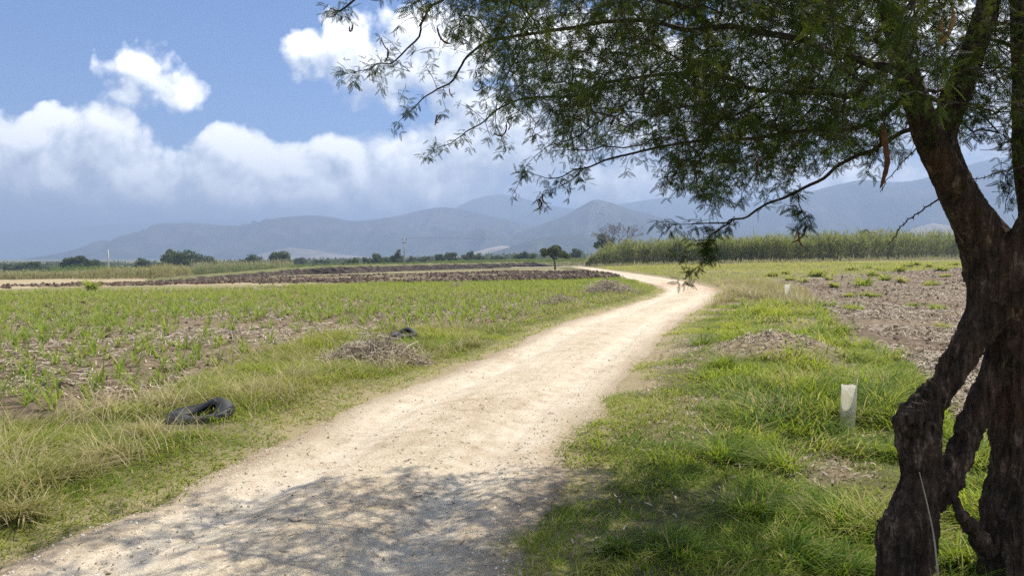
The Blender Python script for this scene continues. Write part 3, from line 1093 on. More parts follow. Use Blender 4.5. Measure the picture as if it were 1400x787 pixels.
def mountain(name, D, pts, depth, pale=0.0, spur=.55, seed=1, hmul=1.0):
    pts = np.array(pts, float)
    X = (pts[:, 0] - CX) / F * D
    H = (HOR - pts[:, 1]) / F * D * hmul + 1.6
    n = 260
    xs = np.linspace(X[0], X[-1], n)
    h = np.interp(xs, X, H)
    k = np.ones(7) / 7
    h = np.convolve(np.pad(h, 3, mode='edge'), k, 'valid')
    h = h + (fbm(xs, xs * 0 + seed, 12.0 / D, 4, seed) - .5) * .06 * D / 30
    ts = np.linspace(-1, 1, 61)
    XX, TT = np.meshgrid(xs, ts, indexing='ij')
    hh = h[:, None]
    a = np.abs(TT)
    YY = D + TT * depth
    sp = 1 - np.abs(2 * fbm(XX + (fbm(XX, YY, 6.0 / D, 3, seed + 8) - .5) * D * .06, YY * .35, 15.0 / D, 4, seed + 3) - 1)
    sp2 = fbm(XX, YY, 40.0 / D, 4, seed + 5) - .5
    Z = hh * (1 - a) ** 1.15 * (1 + spur * (sp - .75) * 4 * np.minimum(a * 2.2, 1) + .22 * sp2 * np.minimum(a * 3, 1))
    Z = np.minimum(Z, hh * (1 - .25 * a)) - 14 * a - 4
    o = mesh_np(name, np.stack([XX, YY, Z], -1).reshape(-1, 3), [grid_faces(n, len(ts))[:, ::-1]], M_MTN, attrs={'pale': np.full(n * len(ts), pale)}, smooth=True)
    return tag(o, kind='structure')


mountain('hill', 1900, [(640, 352), (665, 346), (690, 338), (715, 330), (740, 323), (765, 318), (790, 319), (815, 324), (850, 333), (900, 344), (950, 352)], 320, 0, seed=11)
mountain('hill', 2700, [(620, 352), (650, 345), (680, 330), (710, 315), (740, 305), (775, 292), (795, 280), (812, 271), (830, 275), (860, 285), (890, 292), (920, 301), (960, 314), (1010, 330), (1080, 352)], 650, 0, seed=12)
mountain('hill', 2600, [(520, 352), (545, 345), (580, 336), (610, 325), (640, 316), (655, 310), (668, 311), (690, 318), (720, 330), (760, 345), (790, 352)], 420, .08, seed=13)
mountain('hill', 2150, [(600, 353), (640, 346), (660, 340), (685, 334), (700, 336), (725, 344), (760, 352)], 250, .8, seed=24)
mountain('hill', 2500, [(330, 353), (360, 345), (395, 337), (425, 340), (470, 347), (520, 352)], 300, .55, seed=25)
mountain('mountain', 3300, [(130, 352), (165, 345), (185, 332), (215, 316), (240, 305), (255, 303), (300, 307), (340, 308), (370, 301), (385, 297), (420, 293), (450, 294), (480, 301), (510, 299),
                            (545, 294), (575, 287), (602, 282), (625, 284), (650, 290), (700, 301), (760, 318), (820, 335), (880, 352)], 900, 0, seed=14)
mountain('mountain', 4500, [(560, 352), (590, 310), (625, 282), (650, 271), (680, 265), (705, 268), (730, 275), (760, 282), (800, 286), (850, 278), (890, 272), (930, 268), (980, 262), (1040, 280), (1100, 300), (1200, 352)], 1100, 0, seed=15)
mountain('mountain', 7400, [(-500, 352), (-300, 336), (-150, 324), (0, 318), (100, 312), (180, 304), (260, 300), (310, 299), (350, 303), (400, 308), (460, 303), (520, 304), (580, 310), (650, 352)], 1200, 0, seed=16)
mountain('mountain', 3000, [(860, 352), (930, 330), (1000, 296), (1060, 276), (1110, 260), (1150, 250), (1180, 244), (1215, 249), (1250, 247), (1300, 232), (1340, 219), (1380, 213), (1430, 210), (1520, 215), (1650, 230), (1850, 270), (2100, 352)], 900, 0, seed=17)
mountain('hill', 2200, [(1090, 353), (1120, 338), (1150, 328), (1165, 318), (1180, 320), (1210, 328), (1235, 336), (1300, 352)], 330, .5, seed=18)
mountain('hill', 2000, [(1130, 353), (1190, 336), (1230, 322), (1255, 312), (1272, 302), (1290, 306), (1320, 316), (1370, 330), (1440, 340), (1560, 352)], 380, .85, seed=19)

# ------------------------------------------------------------------ far trees
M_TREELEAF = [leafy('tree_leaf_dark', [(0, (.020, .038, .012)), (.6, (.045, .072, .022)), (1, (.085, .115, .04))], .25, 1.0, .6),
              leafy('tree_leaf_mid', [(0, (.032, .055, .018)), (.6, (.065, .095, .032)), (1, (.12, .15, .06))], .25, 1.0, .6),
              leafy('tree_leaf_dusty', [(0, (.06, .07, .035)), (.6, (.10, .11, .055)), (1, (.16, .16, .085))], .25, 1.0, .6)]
M_FARBARK = plain('grey_bark', [(.3, (.07, .055, .045)), (.6, (.16, .13, .11)), (.8, (.24, .21, .18))], 3, .9)
M_BLEACHED = plain('bleached_bark', [(.3, (.13, .105, .095)), (.6, (.24, .205, .185)), (.8, (.34, .30, .28))], 3, .9)


def leaf_quads(C, N, size, r):
    """small randomly turned leaf faces around centres C"""
    n = len(C)
    a = r.normal(0, 1, (n, 3))
    a /= np.linalg.norm(a, axis=1)[:, None]
    b = np.cross(a, r.normal(0, 1, (n, 3)))
    b /= np.linalg.norm(b, axis=1)[:, None]
    s = (size * r.uniform(.6, 1.4, n))[:, None]
    V = np.stack([C - a * s, C + b * s * .5, C + a * s, C - b * s * .5], 1).reshape(-1, 3)
    return V, [(np.arange(n) * 4)[:, None] + np.arange(4)[None]]


def tree(name, px, top, w, Y, label, mat, shape='dome', seed=0, group='trees along the far edge of the fields', trunk_px=None, cat='tree', base=None):
    r = np.random.default_rng(seed)
    x = (px - CX) / F * Y
    zb = float(zg(x, Y)) if base is None else base
    zt = at(px, top, Y)[2]
    h, wd = (zt - zb) * 1.10, w / F * Y * 1.22
    root = empty(name, (x, Y, zb), label, cat, group)
    cb = h * (.16 if trunk_px is None else trunk_px)       # crown base
    # clump centres
    nc = 26
    ch = h - cb
    cl, rad = [], []
    tries = 0
    while len(cl) < nc and tries < 900:
        tries += 1
        p = r.uniform(-1, 1, 3)
        if shape == 'dome':
            ok = p[0] ** 2 + p[1] ** 2 + max(p[2], -.2 * p[2]) ** 2 < .85
            q = np.array([p[0] * wd * .40, p[1] * wd * .40, cb + ch * (.45 + .40 * p[2])])
        elif shape == 'umbrella':
            ok = p[0] ** 2 + p[1] ** 2 < 1 and abs(p[2]) < .8
            q = np.array([p[0] * wd * .40, p[1] * wd * .40, cb + ch * (.62 + .25 * p[2] - .22 * (p[0] ** 2 + p[1] ** 2))])
        elif shape == 'twin':
            ok = p[0] ** 2 + p[1] ** 2 + p[2] ** 2 < .9
            k = .74 if p[0] < .15 else 1.0
            q = np.array([p[0] * wd * .42, p[1] * wd * .3, cb + ch * k * (.5 + .40 * p[2]) * (1 if p[0] < .7 else .8)])
        elif shape == 'cone':
            ok = np.hypot(p[0], p[1]) < .95 - .75 * (p[2] * .5 + .5)
            q = np.array([p[0] * wd * .48, p[1] * wd * .48, cb + ch * (.5 + .46 * p[2])])
        else:
            ok = np.linalg.norm(p) < 1
            q = np.array([p[0] * wd * .42, p[1] * wd * .42, cb + ch * (.5 + .42 * p[2])])
        if ok:
            cl.append(q)
            rad.append(r.uniform(.12, .21) * min(wd, ch * 1.4))
    cl, rad = np.array(cl), np.array(rad)
    nl = 3000
    i = r.integers(0, len(cl), nl)
    d = r.normal(0, 1, (nl, 3))
    d /= np.linalg.norm(d, axis=1)[:, None]
    C = cl[i] + d * (rad[i] * r.uniform(.35, 1.05, nl) ** .7)[:, None] * np.array([1, 1, .75])
    C[:, 2] = np.maximum(C[:, 2], cb * .5)
    V, FF = leaf_quads(C, nl, .030 * max(wd, h) + .03, r)
    tone = r.uniform(.2, .8, len(cl))[i] * .7 + r.uniform(0, .3, nl)
    mesh_np('crown', V, FF, mat, root, {'rnd': np.repeat(tone, 4), 'tt': np.repeat(tone * 0, 4)})
    # trunk with a few limbs
    parts = []
    lean = r.normal(0, .06, 2) * h
    fork = np.array([lean[0], lean[1], cb * .9 + .1 * ch])
    R0 = .035 * h
    V, FF = tube(np.array([[0, 0, -.2], [lean[0] * .3, lean[1] * .5, fork[2] * .5], fork]), [R0 * 1.25, R0, R0 * .85], 7)
    parts.append((V, FF, {}))
    for c in cl[r.choice(len(cl), min(9, len(cl)), False)]:
        mid = fork * .5 + c * .5 + r.normal(0, .04, 3) * h
        V, FF = tube(np.array([fork * .97, mid, c]), [R0 * .55, R0 * .35, R0 * .12], 5)
        parts.append((V, FF, {}))
    V, FF, _ = join(parts)
    mesh_np('trunk', V, FF, M_FARBARK, root, smooth=True)
    return root


FAR = [
    (32, 357, 48, 235, 'low broad dome-crowned tree, first above the reeds at the far left', 1, 'dome'),
    (62, 365, 16, 250, 'small dark bush between the far left dome tree and its taller neighbour', 1, 'ball'),
    (102, 348, 42, 235, 'dark lumpy tree with one taller knob, left of the pale pole', 0, 'twin'),
    (128, 355, 20, 240, 'small ragged tree close beside the lumpy twin-topped tree', 0, 'ball'),
    (160, 361, 24, 250, 'low green bush just right of the pale pole', 1, 'dome'),
    (194, 354, 19, 235, 'small round tree alone in the reeds between the pole and the umbrella tree', 0, 'ball'),
    (222, 358, 17, 245, 'low bush touching the left side of the umbrella-shaped tree', 0, 'dome'),
    (249, 340, 44, 235, 'umbrella-shaped tree with a wide flat crown above the reeds', 1, 'umbrella'),
    (285, 352, 22, 245, 'round green tree directly right of the umbrella-shaped tree', 2, 'ball'),
    (318, 357, 18, 260, 'low grey green bush between two round trees behind the reeds', 2, 'dome'),
    (346, 348, 27, 240, 'dark flat-topped tree, first of a pair behind the tan reeds', 0, 'dome'),
    (384, 346, 27, 240, 'dark rounded tree, second of a pair behind the tan reeds', 0, 'ball'),
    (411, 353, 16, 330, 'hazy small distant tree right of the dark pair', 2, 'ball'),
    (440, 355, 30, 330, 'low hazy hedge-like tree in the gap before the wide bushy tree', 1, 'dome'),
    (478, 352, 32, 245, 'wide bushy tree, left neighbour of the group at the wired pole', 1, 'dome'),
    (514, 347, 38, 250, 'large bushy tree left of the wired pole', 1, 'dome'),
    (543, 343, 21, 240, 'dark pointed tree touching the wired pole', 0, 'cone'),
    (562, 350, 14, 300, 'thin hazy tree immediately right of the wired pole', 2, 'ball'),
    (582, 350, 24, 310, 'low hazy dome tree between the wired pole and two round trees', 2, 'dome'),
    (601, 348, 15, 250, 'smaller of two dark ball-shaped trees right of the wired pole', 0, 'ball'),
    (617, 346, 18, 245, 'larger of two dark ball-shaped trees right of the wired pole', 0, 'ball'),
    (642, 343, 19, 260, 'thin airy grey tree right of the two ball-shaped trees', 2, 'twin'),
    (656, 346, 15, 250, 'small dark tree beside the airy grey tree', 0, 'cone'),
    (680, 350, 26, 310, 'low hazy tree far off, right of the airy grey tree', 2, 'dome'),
    (713, 344, 21, 250, 'taller dark tree of the group just left of the lone field tree', 0, 'twin'),
    (728, 347, 16, 260, 'low round tree of the group just left of the lone field tree', 0, 'dome'),
    (788, 341, 16, 250, 'round dark tree behind and right of the lone field tree', 0, 'ball'),
    (772, 347, 14, 260, 'small bush behind the lone field tree', 1, 'dome'),
]
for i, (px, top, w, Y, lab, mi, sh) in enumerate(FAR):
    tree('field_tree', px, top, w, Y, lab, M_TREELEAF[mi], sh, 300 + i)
# far hazy tree line: a mass nobody could count


def build_treeline():
    r = np.random.default_rng(81)
    n = 420
    px = r.uniform(-150, 800, n)
    Y = r.uniform(380, 560, n)
    x = (px - CX) / F * Y
    h = r.uniform(2.5, 5.5, n)
    zb = zg(x, Y)
    P = []
    for k in range(n):
        c = np.clip(r.normal(0, 1, (70, 3)), -1.7, 1.7) * np.array([h[k] * .6, h[k] * .5, h[k] * .24]) + np.array([x[k], Y[k], zb[k] + h[k] * .42])
        P.append(c)
    P = np.vstack(P)
    V, FF = leaf_quads(P, len(P), .75, r)
    rn = np.repeat(r.uniform(0, 1, len(P)), 4)
    tag(mesh_np('treeline', V, FF, M_TREELEAF[1], attrs={'rnd': rn, 'tt': rn * 0}), 'far hazy tree line at the end of the plain', kind='stuff')


build_treeline()

# the lone tree by the road
LT = ground(760, 369)
tree('lone_tree', 759, 338, 37, LT[1], 'lone small tree with a bare trunk standing on the ploughed strip near the road', M_TREELEAF[0], 'umbrella', 401, None, .40, 'tree')
# dark tree and bare tree behind the cane
tree('evergreen_tree', 826, 321, 30, 205, 'dark leafy tree rising behind the cane at the foot of the bare tree', M_TREELEAF[0], 'dome', 402, None, .4)
tree('evergreen_tree', 1184, 317, 17, 215, 'small round tree top peeping over the cane thicket on the right', M_TREELEAF[1], 'ball', 403, None, .5)


def bare_tree(px, top, w, Y, seed):
    r = np.random.default_rng(seed)
    x = (px - CX) / F * Y
    zb = float(zg(x, Y))
    h = at(px, top, Y)[2] - zb
    wd = w / F * Y
    root = empty('bare_tree', (x, Y, zb), 'leafless pale grey tree with a fan of branches behind the cane', 'tree')
    A, B, ra, rb, lev = [], [], [], [], []

    def grow(p, d, L, R, k):
        segs = 3
        for s in range(segs):
            d2 = d + r.normal(0, .13, 3) + np.array([0, 0, .03])
            d2 /= np.linalg.norm(d2)
            q = p + d2 * L / segs
            A.append(p), B.append(q), ra.append(R * (1 - .25 * s / segs)), rb.append(R * (1 - .25 * (s + 1) / segs)), lev.append(k)
            p, d = q, d2
        if k < 6:
            for j in range(2 if r.uniform() < .55 else 3):
                e = d + r.normal(0, .42, 3) * np.array([1.25, .9, .6])
                e[2] = abs(e[2]) * .9 + .1
                e /= np.linalg.norm(e)
                grow(p, e, L * r.uniform(.66, .86), R * .66, k + 1)

    for a in range(5):
        an = (a - 2) * .32 + r.normal(0, .06)
        grow(np.array([a * .1 - .2, 0, h * .34]), np.array([math.sin(an), r.normal(0, .3), math.cos(an)]), h * .22, h * .016, 1)
    A, B = np.array(A), np.array(B)
    top_ = B[:, 2].max()
    sz = (h - h * .34) / (top_ - h * .34)
    sx = (wd / 2) / np.percentile(np.abs(B[:, 0]), 99)
    for M in (A, B):
        M[:, 2] = h * .34 + (M[:, 2] - h * .34) * sz
        M[:, :2] *= sx
    ra, rb = np.maximum(ra, .028), np.maximum(rb, .022)
    V, FF = edges_mesh(A, B, ra, rb, 4)
    mesh_np('branches', V, FF, M_BLEACHED, root)
    V, FF = tube(np.array([[0, 0, -.2], [.1, 0, h * .2], [0, 0, h * .36]]), [h * .035, h * .028, h * .024], 8)
    mesh_np('trunk', V, FF, M_BLEACHED, root, smooth=True)


bare_tree(845, 303, 72, 195, 91)

# ------------------------------------------------------------------ cane and reeds
M_CANE = leafy('cane_leaf', [(0, (.055, .07, .026)), (.4, (.12, .14, .045)), (.7, (.22, .23, .08)), (.88, (.33, .30, .14)), (1, (.46, .39, .23))], .35)
M_REED = leafy('reed_leaf', [(0, (.10, .13, .05)), (.3, (.20, .20, .09)), (.65, (.34, .30, .165)), (1, (.50, .43, .28))], .3)
M_CANEYOUNG = leafy('young_cane_leaf', [(0, (.06, .11, .03)), (.5, (.10, .16, .045)), (.85, (.17, .21, .07)), (1, (.33, .29, .14))], .35)


def stand(name, P, H, label, mat, seed, nleaf=9, lw=.08, ll=.9, rmu=.45, kind='stuff', dryskirt=.3):
    r = np.random.default_rng(seed)
    N = len(P)
    z = zg(P[:, 0], P[:, 1]) - .05
    root = np.column_stack([P, z])
    az = r.uniform(0, 6.28, N)
    lean, sag = r.uniform(0, .14, N), r.uniform(0, .22, N)
    V1, F1, t1, i1 = blades(root, az, H, np.full(N, lw * .7), lean, sag, 3)
    tone = np.clip(rmu + r.normal(0, .12, N) + .3 * (fbm(P[:, 0], P[:, 1], .1, 3, seed) - .5), 0, 1)
    M = N * nleaf
    k = np.repeat(np.arange(N), nleaf)
    f = r.uniform(.15, 1.0, M)
    hor = (lean[k] * f + sag[k] * f ** 2) * H[k]
    up = (f - .55 * sag[k] * f ** 2.2) * H[k]
    Lr = root[k] + np.stack([np.cos(az[k]) * hor, np.sin(az[k]) * hor, up], -1)
    L = ll * r.uniform(.5, 1.3, M) * np.minimum(1, .5 + H[k] / 5)
    V2, F2, t2, i2 = blades(Lr, r.uniform(0, 6.28, M), L, lw * r.uniform(.6, 1.5, M), r.uniform(.2, .7, M), r.uniform(.1, 1.1, M), 3)
    tl = np.clip(tone[k] + r.normal(0, .12, M) + np.where(f < dryskirt, .35, 0) * (r.uniform(0, 1, M) < .6), 0, 1)
    V, FF, A = join([(V1, F1, {'rnd': np.clip(tone + .1, 0, 1)[i1], 'tt': t1}), (V2, F2, {'rnd': tl[i2], 'tt': t2})])
    return tag(mesh_np(name, V, FF, mat, attrs=A), label, kind=kind)


def line_poly(front, top, depth, n, seed, hj=.16):
    """spots in a belt behind the line of photo foot points; heights that reach the photo's top line"""
    r = np.random.default_rng(seed)
    Fp = np.array([ground(*p)[:2] for p in front])
    px = np.array([p[0] for p in front], float)
    i = r.uniform(px[0], px[-1], n)
    Yf = np.interp(i, px, Fp[:, 1])
    dep = depth * r.uniform(0, 1, n) ** 1.4
    Y = Yf + dep
    x = (i - CX) / F * Y
    tp = np.array(top, float)
    ty = np.interp(i, tp[:, 0], tp[:, 1])
    zt = CAM_H + (HOR - ty) / F * Y
    H = zt - zg(x, Y)
    H = H * (1 + r.normal(0, hj * .6, n)) * (.58 + .8 * fbm(x, Y, .45, 4, seed))
    return np.column_stack([x, Y]), np.maximum(H, .5)


P, H = line_poly([(800, 364.5), (830, 363.6), (860, 363), (950, 361.3), (1050, 359), (1150, 356.7), (1250, 354.4), (1320, 353), (1450, 352), (1700, 352)],
                 [(795, 362), (815, 349), (832, 338), (870, 333), (900, 333), (960, 330), (1050, 328), (1150, 322), (1250, 320), (1320, 320), (1700, 318)], 16, 5200, 501)
stand('cane_thicket', P, H, 'tall dense giant cane thicket across the right side beyond the field', M_CANE, 502, 12, .12, 1.25, .60, dryskirt=.38)
P, H = line_poly([(-120, 384), (0, 383), (100, 381.5), (200, 381.5), (262, 381.5)], [(-120, 374), (0, 373), (60, 373), (110, 371), (150, 367), (200, 366), (235, 363), (262, 367)], 22, 3600, 503)
stand('reed_bed', P, H, 'pale tan reeds along the far left edge of the fields', M_REED, 504, 7, .07, .7, .5)


def belt(name, pxs, yb, Y0, Y1, n, top0, top1, label, mat, seed, rmu, nleaf=6):
    r = np.random.default_rng(seed)
    px = r.uniform(*pxs, n)
    Y = r.uniform(Y0, Y1, n)
    x = (px - CX) / F * Y
    ty = np.interp(px, pxs, (top0, top1))
    H = (CAM_H + (HOR - ty) / F * Y) - zg(x, Y)
    H = np.clip(H, .7, 3.5) * (1 + r.normal(0, .12, n)) * (.8 + .4 * fbm(x, Y, .12, 3, seed))
    return stand(name, np.column_stack([x, Y]), H, label, mat, seed + 1, nleaf, .09, .8, rmu)


belt('young_cane', (262, 800), 0, 178, 215, 5200, 365, 355.5, 'green belt of young cane on top of the bank', M_CANEYOUNG, 511, .45)
belt('dry_reed', (262, 400), 0, 182, 205, 900, 359, 357, 'tan reeds mixed into the cane behind the bank', M_REED, 513, .62)
belt('green_cane', (70, 150), 0, 172, 200, 900, 367, 366, 'dark green cane patch behind the reeds at the left', M_CANEYOUNG, 515, .3)
belt('rough_grass', (-150, 300), 0, 205, 228, 2400, 373, 365, 'rough grass behind the reeds at the left', M_REED, 517, .3)


# straw stubble strip and rough edge at the cane's foot
def foot_grass():
    r = np.random.default_rng(521)
    P, H = line_poly([(806, 365), (860, 364), (950, 362.3), (1050, 360), (1150, 357.7), (1250, 355.4), (1320, 354)], [(800, 340), (1320, 320)], 4, 2600, 522)
    n = len(P)
    grass_sheet('cane_edge_grass', P - np.array([0, 1.5]), r.uniform(.3, .9, n), r.uniform(.05, .10, n), np.clip(r.normal(.75, .2, n), 0, 1), M_REED, 'dry weeds along the foot of the cane thicket', 523, 3)


foot_grass()


# ------------------------------------------------------------------ utility poles and wires
M_POLE = plain('concrete_pole', [(.3, (.36, .34, .30)), (.7, (.52, .50, .46))], 2, .85)
M_DARKMETAL = plain('dark_fitting', [(.3, (.05, .05, .05)), (.7, (.10, .10, .10))], 4, .6)
M_WIRE = plain('wire', [(.3, (.08, .08, .08)), (.7, (.12, .12, .12))], 1, .5)


def cbox(x0, x1, y0, y1, z0, z1):
    v = np.array([(x, y, z) for z in (z0, z1) for y in (y0, y1) for x in (x0, x1)], float)
    q = np.array([(0, 2, 3, 1), (4, 5, 7, 6), (0, 1, 5, 4), (2, 6, 7, 3), (0, 4, 6, 2), (1, 3, 7, 5)])
    return v, [q]


def pole(px, Y, top, label, arms, dark_foot):
    x = (px - CX) / F * Y
    zb = float(zg(x, Y))
    h = at(px, top, Y)[2] - zb
    root = empty('utility_pole', (x, Y, zb), label, 'utility pole', 'utility poles in the fields')
    V, FF = tube(np.array([[0, 0, -.4], [0, 0, h * .5], [0, 0, h]]), [.19, .16, .12], 10)
    mesh_np('shaft', V, FF, M_POLE, root, smooth=True)
    if dark_foot:
        V, FF = tube(np.array([[0, 0, -.1], [0, 0, .75]]), [.21, .20], 10)
        mesh_np('foot_band', V, FF, M_DARKMETAL, root, smooth=True)
    for k in range(arms):
        z = h - .25 - k * .75
        V, FF = cbox(-.6 + .12 * k, .6 - .12 * k, -.05, .05, z - .05, z + .05)
        arm = mesh_np('crossarm', V, FF, M_DARKMETAL, root)
        for sx in (-.52, .0, .52):
            if k and sx == 0:
                continue
            V, FF = tube(np.array([[sx * (1 - .22 * k), 0, z + .07], [sx * (1 - .22 * k), 0, z + .16], [sx * (1 - .22 * k), 0, z + .36]]), [.05, .09, .05], 8)
            mesh_np('insulator', V, FF, M_POLE, arm, smooth=True)
    return np.array([x, Y, zb + h - .25])


pa = pole(148.5, 150, 341, 'pale slender pole with a dark foot standing in front of the reeds at the left', 0, True)
pb = pole(553, 168, 326, 'grey pole with two crossarms and wires in front of the dark bank', 2, False)


def wires(a, b, label, n=3):
    root = empty('power_line', tuple(a), label, 'power line')
    for k in range(n):
        off = np.array([(-.52, 0, .52)[k], 0, .38])
        t = np.linspace(0, 1, 40)
        P = (b - a)[None] * t[:, None] + off
        P[:, 2] -= 4 * .9 * t * (1 - t)
        V, FF = tube(P, .013, 4)
        mesh_np('wire', V, FF, M_WIRE, root)


xe = at(1352, 318, 215)
pc = pole(1352, 215, 316, 'far pole hidden behind the big tree at the end of the wires', 1, False)
wires(pb, pc, 'thin wires running right from the grey twin-arm pole')


# ------------------------------------------------------------------ brush piles
M_BRUSH = plain('dry_brush', [(.25, (.15, .115, .085)), (.5, (.33, .265, .195)), (.8, (.56, .47, .36))], 5, .85, None, 'rnd')


def brush(px, py, wpx, hpx, n, label, seed, longs=6):
    r = np.random.default_rng(seed)
    c = ground(px, py)
    Y = c[1]
    w, h = wpx / F * Y / 2, hpx / F * Y
    root = empty('brush_pile', tuple(c), label, 'brush pile', 'cut brush piles on the left verge')
    A, B, C_, rr = [], [], [], []
    for k in range(n):
        th, q = r.uniform(0, 6.28), r.uniform(0, 1) ** .6
        p = np.array([math.cos(th) * q * w, math.sin(th) * q * w * .7, 0])
        zt = h * max(0, 1 - q ** 2) * r.uniform(0, 1)
        L = r.uniform(.25, .8) * min(1, w)
        an, el = r.uniform(0, 6.28), r.normal(0, .45)
        d = np.array([math.cos(an) * math.cos(el), math.sin(an) * math.cos(el), math.sin(el)]) * L / 2
        m = p + np.array([0, 0, zt])
        A.append(m - d), B.append(m + r.normal(0, .12, 3) * L), C_.append(m + d), rr.append(r.uniform(.002, .0075))
    A, B, C_, rr = np.array(A), np.array(B), np.array(C_), np.array(rr) * (1 + .02 * Y)
    for M in (A, B, C_):
        M[:, 2] = np.maximum(M[:, 2], .0)
    rn = r.uniform(0, 1, n)
    V, FF, At = join([(*edges_mesh(A, B, rr, rr * .9, 4), {'rnd': np.repeat(rn, 8)}), (*edges_mesh(B, C_, rr * .9, rr * .5, 4), {'rnd': np.repeat(rn, 8)})])
    mesh_np('twigs', V, FF, M_BRUSH, root, At)
    return root, c, w, h


M_STICK = plain('bleached_stick', [(.3, (.34, .28, .20)), (.7, (.58, .50, .38))], 6, .8)


def sticks(root, c, items):
    """long pale sticks leaning out of a pile, given by their photo end points"""
    for (p0, p1, dy) in items:
        a = at(*p0, c[1] - .25) - c
        b = at(*p1, c[1] + dy) - c
        a[2] = max(a[2], .0)
        m = (a + b) / 2 + np.array([0, 0, .06])
        V, FF = tube(np.array([a, m, b]), [.010, .009, .004], 5)
        mesh_np('stick', V, FF, M_STICK, root, smooth=True)


b1, c1, w1, h1 = brush(512, 497, 140, 38, 800, 'large grey heap of cut thorn brush beside the second tyre', 601)
sticks(b1, c1, [((448, 499), (478, 466), .1), ((455, 500), (490, 470), .1), ((462, 501), (486, 474), .2), ((415, 497), (452, 495), 0), ((545, 490), (572, 466), .2), ((488, 446), (515, 464), .2), ((430, 505), (470, 488), .0)])
b2, c2, w2, h2 = brush(766, 419, 62, 15, 420, 'small low dark brush heap in front of the larger heap before the road bend', 602)
b3, c3, w3, h3 = brush(832, 404, 82, 22, 800, 'wide brush heap with bleached stems before the road bend', 603)
sticks(b3, c3, [((800, 404), (822, 392), .2), ((806, 405), (838, 391), .2), ((815, 406), (835, 395), .1)])
b4, c4, w4, h4 = brush(625, 394, 34, 8, 200, 'tiny far brush heap at the end of the green crop', 604)

# ------------------------------------------------------------------ tyres
M_RUBBER = plain('tyre_rubber', [(.3, (.018, .018, .020)), (.7, (.045, .045, .048))], 12, .62, (60, .4, .01), None, .4)


def tyre(px, py, dia_px, label, tilt, spin, sink):
    c = ground(px, py)
    Rr = dia_px / F * c[1] / 2
    z = float(zfull(c[0], c[1]))
    root = empty('tyre', (c[0], c[1], z + sink), label, 'tyre', 'worn tyres on the left verge')
    root.rotation_euler = (tilt[0], tilt[1], spin)
    # half section (radius, height): from the bead round the sidewall to the shoulder
    w = .105
    na = 72
    ang = np.arange(na) * 2 * math.pi / na
    squash = 1 + .06 * np.cos(2 * ang) + .03 * np.cos(3 * ang + 1)
    sag = (1 - .32 * np.clip(-np.sin(ang - .4), 0, 1) ** 1.5) * (1 + .14 * np.cos(ang))      # trodden flat at the front

    def lathe(sec, groove=None):
        sec = np.array(sec)
        V = []
        for k, (rad, zz) in enumerate(sec):
            rr = Rr * rad * squash
            if groove is not None and groove[k]:
                rr = rr - .011 * ((np.arange(na) // 2) % 2)
            V.append(np.stack([rr * np.cos(ang), rr * np.sin(ang), zz * sag * 1.02 + (.03 * np.sin(2 * ang + .6) if rad < .8 else .012 * np.sin(3 * ang))], -1))
        return np.vstack(V) * np.array([1, .86, 1]), [grid_faces(len(sec), na, True)]

    side = [(.50, .6 * w), (.475, .66 * w), (.49, .80 * w), (.56, .98 * w), (.72, 1.08 * w), (.86, 1.04 * w), (.93, .93 * w), (.955, .80 * w)]
    inner = [(.955, -.8 * w), (.93, -.93 * w), (.80, -1.06 * w), (.66, -1.0 * w), (.59, -.75 * w), (.64, -.72 * w), (.80, -.80 * w), (.89, -.5 * w), (.91, 0), (.89, .5 * w), (.80, .80 * w), (.62, .66 * w), (.50, .6 * w)]
    V, FF = lathe(inner + side)
    mesh_np('sidewall', V, FF, M_RUBBER, root, smooth=True)
    tr = [(.955, -.80 * w), (.985, -.62 * w), (1.0, -.4 * w), (.972, -.37 * w), (.972, -.33 * w), (1.0, -.30 * w), (1.005, -.04 * w), (.975, -.02 * w), (.975, .02 * w), (1.005, .04 * w), (1.0, .30 * w), (.972, .33 * w), (.972, .37 * w), (1.0, .4 * w), (.985, .62 * w), (.955, .80 * w)]
    V, FF = lathe(tr, [0, 1, 1, 0, 0, 1, 1, 0, 0, 1, 1, 0, 0, 1, 1, 0])
    mesh_np('tread', V, FF, M_RUBBER, root, smooth=False)
    return root


tyre(274, 581, 86, 'worn black tyre lying tilted in the verge grass, the closer to the camera', (math.radians(5), math.radians(-8), 0), .3, -.012)
tyre(552, 467, 40, 'worn black tyre lying behind the large brush heap, farther from the camera', (math.radians(4), math.radians(-6), 0), .8, .02)

# ------------------------------------------------------------------ white tree guards
M_PLASTIC = None


def mat_plastic():
    m, t = new_mat('weathered_white_plastic')
    pos = t.add('ShaderNodeTexCoord').outputs['Object']
    n = t.noise(9, 5, .6, pos)
    c = t.ramp(n, [(.35, (.66, .62, .50)), (.55, (.82, .79, .69)), (.75, (.86, .85, .78))])
    p = t.add('ShaderNodeBsdfPrincipled', {'Base Color': c, 'Roughness': .5})
    tr = t.add('ShaderNodeBsdfTranslucent', {'Color': (.92, .90, .80, 1)})
    mx = t.add('ShaderNodeMixShader', {'Fac': .6, 1: p.outputs[0], 2: tr.outputs[0]})
    return finish(m, t, mx.outputs[0])


M_PLASTIC = mat_plastic()


